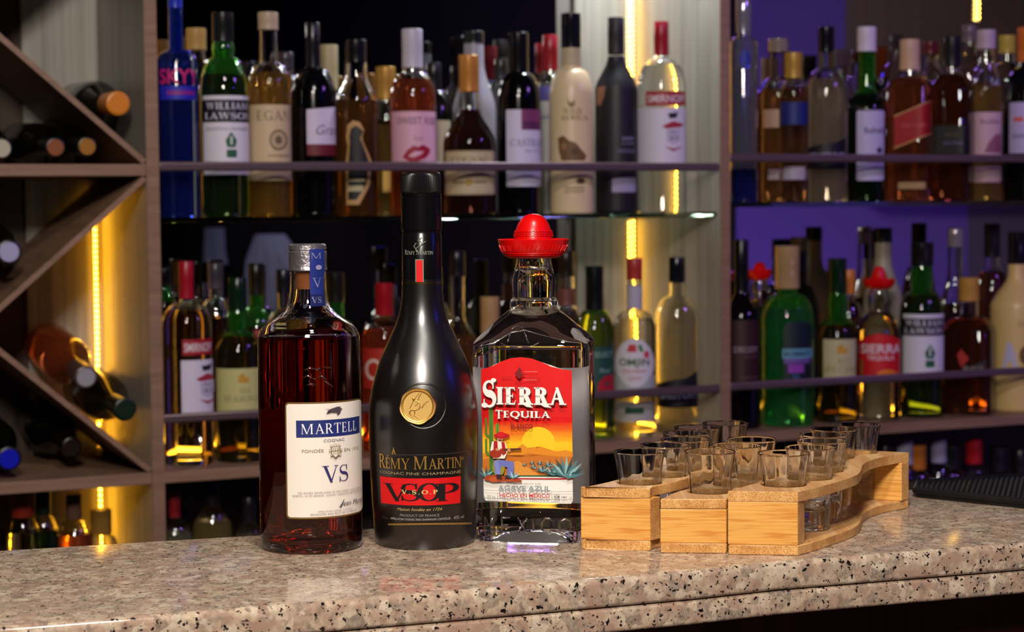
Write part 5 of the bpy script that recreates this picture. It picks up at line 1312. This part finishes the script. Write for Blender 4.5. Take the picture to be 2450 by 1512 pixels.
# small tequila bottles with red hats
def hatbot(px, hw, ytop, ybrim, yneck, lab, t, label_, full=True):
    S = bot(lab, px, hw, ybrim, 'L', t=t, cap=None, neck=hw * 0.42, sh=(yneck, yneck + 45), style='cone', fill=yneck - 20, liq='f2eccc', labels=label_, bulge=0.15)
    s = S.s; zz = S.z; u_ = hw / 52
    b = MB(); b.lathe([(0, zz(ybrim + 2)), (20 * s * u_, zz(ybrim + 2)), (28 * s * u_, zz(ybrim)), (36 * s * u_, zz(ybrim - 10)), (38 * s * u_, zz(ybrim - 22)), (36 * s * u_, zz(ybrim - 23)), (26 * s * u_, zz(ybrim - 12)), (21 * s * u_, zz(ybrim - 16)), (17 * s * u_, zz(ybrim - 34)), (9 * s * u_, zz(ytop + 2)), (0, zz(ytop))], hr, 36)
    b.build('sombrero_cap', S.root, smooth=50)
hatbot(2102, 53, 636, 690, 745, 'small tequila bottle with red hat cap and red label, in the lower right bay', 0.075,
       [[('P', [(2058, 905), (2058, 816), (2080, 803), (2104, 797), (2130, 803), (2152, 816), (2152, 905)], 'c4101c'), ('C', 2122, 896, 24, 12, 'e07818'), ('T', 'SIERRA', 2062, 2150, 834, 22, 'd8c8d0', 'bold'), ('T', 'TEQUILA', 2076, 2138, 856, 11, 'd8c0c8', 'bold'), ('R', 2062, 2066, 860, 900, '4a6a20')]])
hatbot(1818, 40, 626, 668, 715, 'clear bottle with red hat cap behind the green gin bottle', 0.20, ())
bot('green whisky bottle with black and white label, in the lower right bay', 2205, 52, 580, 'L', cap=C('101210', 636, 27, 0.3), neck=24, sh=(695, 745), style='round', bulge=0.1, fill=705, gl=G_GREEN, liq='1c3a0c',
    labels=[[('R', 2162, 2256, 752, 904, 'd4cede'), ('R', 2162, 2256, 762, 804, '15131a'), ('T', 'WILLIAM', 2168, 2253, 773, 13, 'cfc9d8', 'serif', (0.2, 0.09)), ('T', 'LAWSON', 2166, 2253, 792, 13, 'cfc9d8', 'serif', (0.2, 0.09)),
             ('P', [(2224, 824), (2236, 844), (2232, 858), (2216, 858), (2212, 844)], '1f5a38'), ('R', 2222, 2226, 832, 852, 'cfd8d0'), ('RR', 2214, 2234, 862, 878, 3, '1f5a38')]])
sq(2317, 60, 664, 720, (755, 790), 'square dark rum bottle with gold cap and red star label, in the lower right bay', '5a1e08',
   [[('P', [(2290, 850), (2300, 835), (2318, 858), (2300, 880)], 'a81a14'), ('P', [(2290, 892), (2360, 858), (2360, 876), (2300, 908)], '1a0c0c'), ('T', 'BLACK', 2304, 2354, 880, 10, '9a8a84', 'script')]], 'b8853a', al=-10, shelf='L')
cream2 = mat('cream_glaze_two', 'd8b878', 0.35)
bot('cream liqueur bottle with a white bear mark, at the right edge of the lower shelf', 2432, 62, 555, 'L', cap=C('121218', 632, 22, 0.2), neck=22, sh=(655, 735), style='slope', opaque=cream2,
    labels=[[('R', 2394, 2488, 762, 890, cream2), ('P', [(2400, 884), (2404, 850), (2410, 820), (2416, 816), (2424, 832), (2432, 856), (2436, 884), (2426, 884), (2420, 866), (2412, 866), (2410, 884)], 'b9b4cc'), ('T', 'CREAM', 2436, 2486, 775, 12, '5a4a2c', 'serif'), ('C', 2452, 850, 14, 22, '6a4c24')]])
bot('dark bottle with gold rimmed cap behind the green gin bottle', 1912, 48, 567, 'L', t=0.17, cap=C('3a2c12', 600, 20, 0.4), neck=20, sh=(680, 730), opaque='0a0c08')
bot('bottle with orange cap behind the cream labelled whisky', 2030, 36, 645, 'L', t=0.20, cap=C('c8742a', 702, 16, 0.4), neck=15, sh=(720, 770), fill=760, liq='5a2a20')
bot('frosted pale bottle with black cap behind the small tequila bottle', 2112, 46, 545, 'L', t=0.19, cap=C('101014', 580, 21, 0.3), neck=20, sh=(620, 720), style='slope', opaque=mat('frosted_pale', '9c9484', 0.4))
bot('tall slender clear bottle behind the dark rum bottle', 2284, 40, 545, 'L', t=0.16, cap=C('cfc4cc', 590, 18, 0.15, 0.6), neck=18, sh=(650, 760), style='slope', fill=725, gl=G_CLEAR, liq='3a140c')
bot('brown bottle with long black cap behind the rum and the cream liqueur', 2372, 42, 535, 'L', t=0.19, cap=C('14101a', 615, 19, 0.3), neck=18, sh=(640, 720), fill=650, liq='5a2018', gl=G_CLEAR)

# ---- bottles on the base board, only their tops show above the counter
low = [(55, 1178, 27, '8a2a14', 'c8b898', 'with red and beige cap, lowest row under the wine rack', 40, 'f0e8c0'), (104, 1172, 18, '101a0c', 'a0c020', 'with slim dark green neck, lowest row under the wine rack', 36, '142a08'),
       (178, 1182, 19, '6a4a3a', 'e85a18', 'with orange liquid, lowest row under the wine rack', 44, 'e8501a'), (243, 1218, 25, '8a6428', 'e08a20', 'squat amber, lowest row beside the LED strip', 44, 'c8601c'),
       (418, 1178, 15, '8a1a22', 'c8c890', 'with dark red cap, lowest row at the left post', 42, 'd8d890'), (508, 1150, 21, '141012', 'c8b060', 'with wide black cap, lowest row of the middle bay', 46, 'd8b850'),
       (596, 1188, 18, '181418', 'c8c8a0', 'with short black cap beside the brown cognac, lowest row', 44, 'd8d0a0'),
       (2118, 1062, 18, '241c14', 'c09040', 'with dark cap, lowest row left of the tray end', 36, '6a5a20'), (2165, 1052, 20, 'a8a0b8', 'a8a080', 'with pale lilac cap, lowest row right of the tray', 40, 'b0a860'),
       (2195, 1064, 21, 'b86a1c', 'b0281c', 'with orange and red neck, lowest row of the right bay', 42, 'c87428'), (2246, 1048, 19, '9890b0', 'b0a860', 'with white cap, second lilac one of the lowest row', 40, 'c0a850'),
       (2278, 1062, 22, '121014', '402010', 'with black cap behind the bar mat, lowest row', 42, '4a2810'), (2330, 1050, 20, 'a8141e', 'c8c0c8', 'with red and white cap, lowest row of the right bay', 42, 'a09040'),
       (2388, 1068, 22, '15121a', 'c88a2c', 'with wide black cap, lowest row right of the red one', 44, '7a5a20'), (2440, 1075, 18, '1a1418', 'b06a20', 'with dark cap at the right edge, lowest row', 42, '8a3a10')]
for px, top, chw, cc, lc, wds, hw, liq in low:
    bot('bottle ' + wds, px, hw, top, 'B', t=0.09, cap=C(cc, top + 58, chw, 0.35), neck=chw * 0.9, sh=(top + 62, top + 120), style='round', fill=top + 95, liq=liq, gl=G_CLEAR, pymid=top + 80, group='bottles of the lowest row', seg=28)
shelf_low = [(1790, 1060), (1850, 1075), (1930, 1060), (1480, 1090), (1560, 1080)]

# ================================================================== wine bottles lying in the rack
dkg = mat('wine_glass_dark', '0a0b08', 0.14); rose = mat('rose_wine', 'a8502c', 0.08, 0, 0.75, 1.36)
def lying(px, py, r_end, label, endc, body_m=dkg, r_body=0.036, length=0.27, t0=0.012, rise=None, tubec=None, metal=0.0):
    p = cab(px, py, t0)
    r_ = empty('wine_bottle', p, 0, label, 'bottle', 'wine bottles lying in the rack')
    # axis runs back into the cell
    dz = 0.0 if rise is None else rise
    ax = (NF * length + Vector((0, 0, dz))).normalized()
    M = ax.to_track_quat('Z', 'Y').to_matrix().to_4x4()
    e = r_end
    b = MB(); b.lathe([(0.0125, 0.045), (0.0135, 0.062), (0.017, 0.085), (r_body * 0.85, 0.112), (r_body, 0.135), (r_body, length - 0.006), (r_body * 0.95, length), (0, length)], body_m, 40, M=M)
    b.build('body', r_, smooth=60)
    b = MB(); b.lathe([(0, 0.0), (e * 0.82, 0.0), (e * 0.96, 0.0012), (e, 0.004), (e * 0.97, 0.03), (max(0.0138, e * 0.92), 0.062)], mat('foil_capsule', tubec or endc, 0.35, metal), 36, M=M); b.build('capsule', r_, smooth=40)
    b = MB(); b.lathe([(0, -0.0004), (e * 0.78, -0.0004), (e * 0.80, 0.0002)], mat('capsule_end', endc, 0.4, metal), 36, M=M); b.build('capsule_end', r_, smooth=40)
lying(283, 247, 0.0175, 'dark wine bottle with orange foil end in the top cell of the rack', 'd8801c', rise=0.010, r_body=0.035)
lying(4, 355, 0.0155, 'wine bottle with silver foil end at the left edge of the rack shelf', 'b8b49a', tubec='17120e', rise=0.012, r_body=0.034)
lying(133, 353, 0.0145, 'wine bottle with copper foil end lying on the rack shelf', '8a4c28', tubec='17120e', rise=0.012, r_body=0.034)
lying(209, 351, 0.0145, 'wine bottle with brass foil end lying on the rack shelf, right of the copper one', 'a06a1c', tubec='17120e', rise=0.012, r_body=0.034)
lying(22, 603, 0.0175, 'dark wine bottle with pale lavender end in the middle left cell', 'a8a4c8', tubec='1a161c', rise=0.006)
lying(206, 903, 0.0165, 'rosé wine bottle with silver end leaning on the lower diagonal', 'b4b0b4', body_m=rose, tubec='5a4a48', rise=0.03, metal=0.3)
lying(300, 980, 0.0170, 'dark green wine bottle lying in the lower corner behind the diagonal', '0c2412', body_m=dkg, tubec='0a1a0e', rise=0.012)
lying(22, 1098, 0.0175, 'black wine bottle with blue end on the bottom board of the rack', '0a14b8', tubec='0a0a10', rise=0.014)
lying(172, 1070, 0.0150, 'black wine bottle with dark brown end on the bottom board of the rack', '1c0c08', tubec='120a08', t0=0.06, rise=0.02)
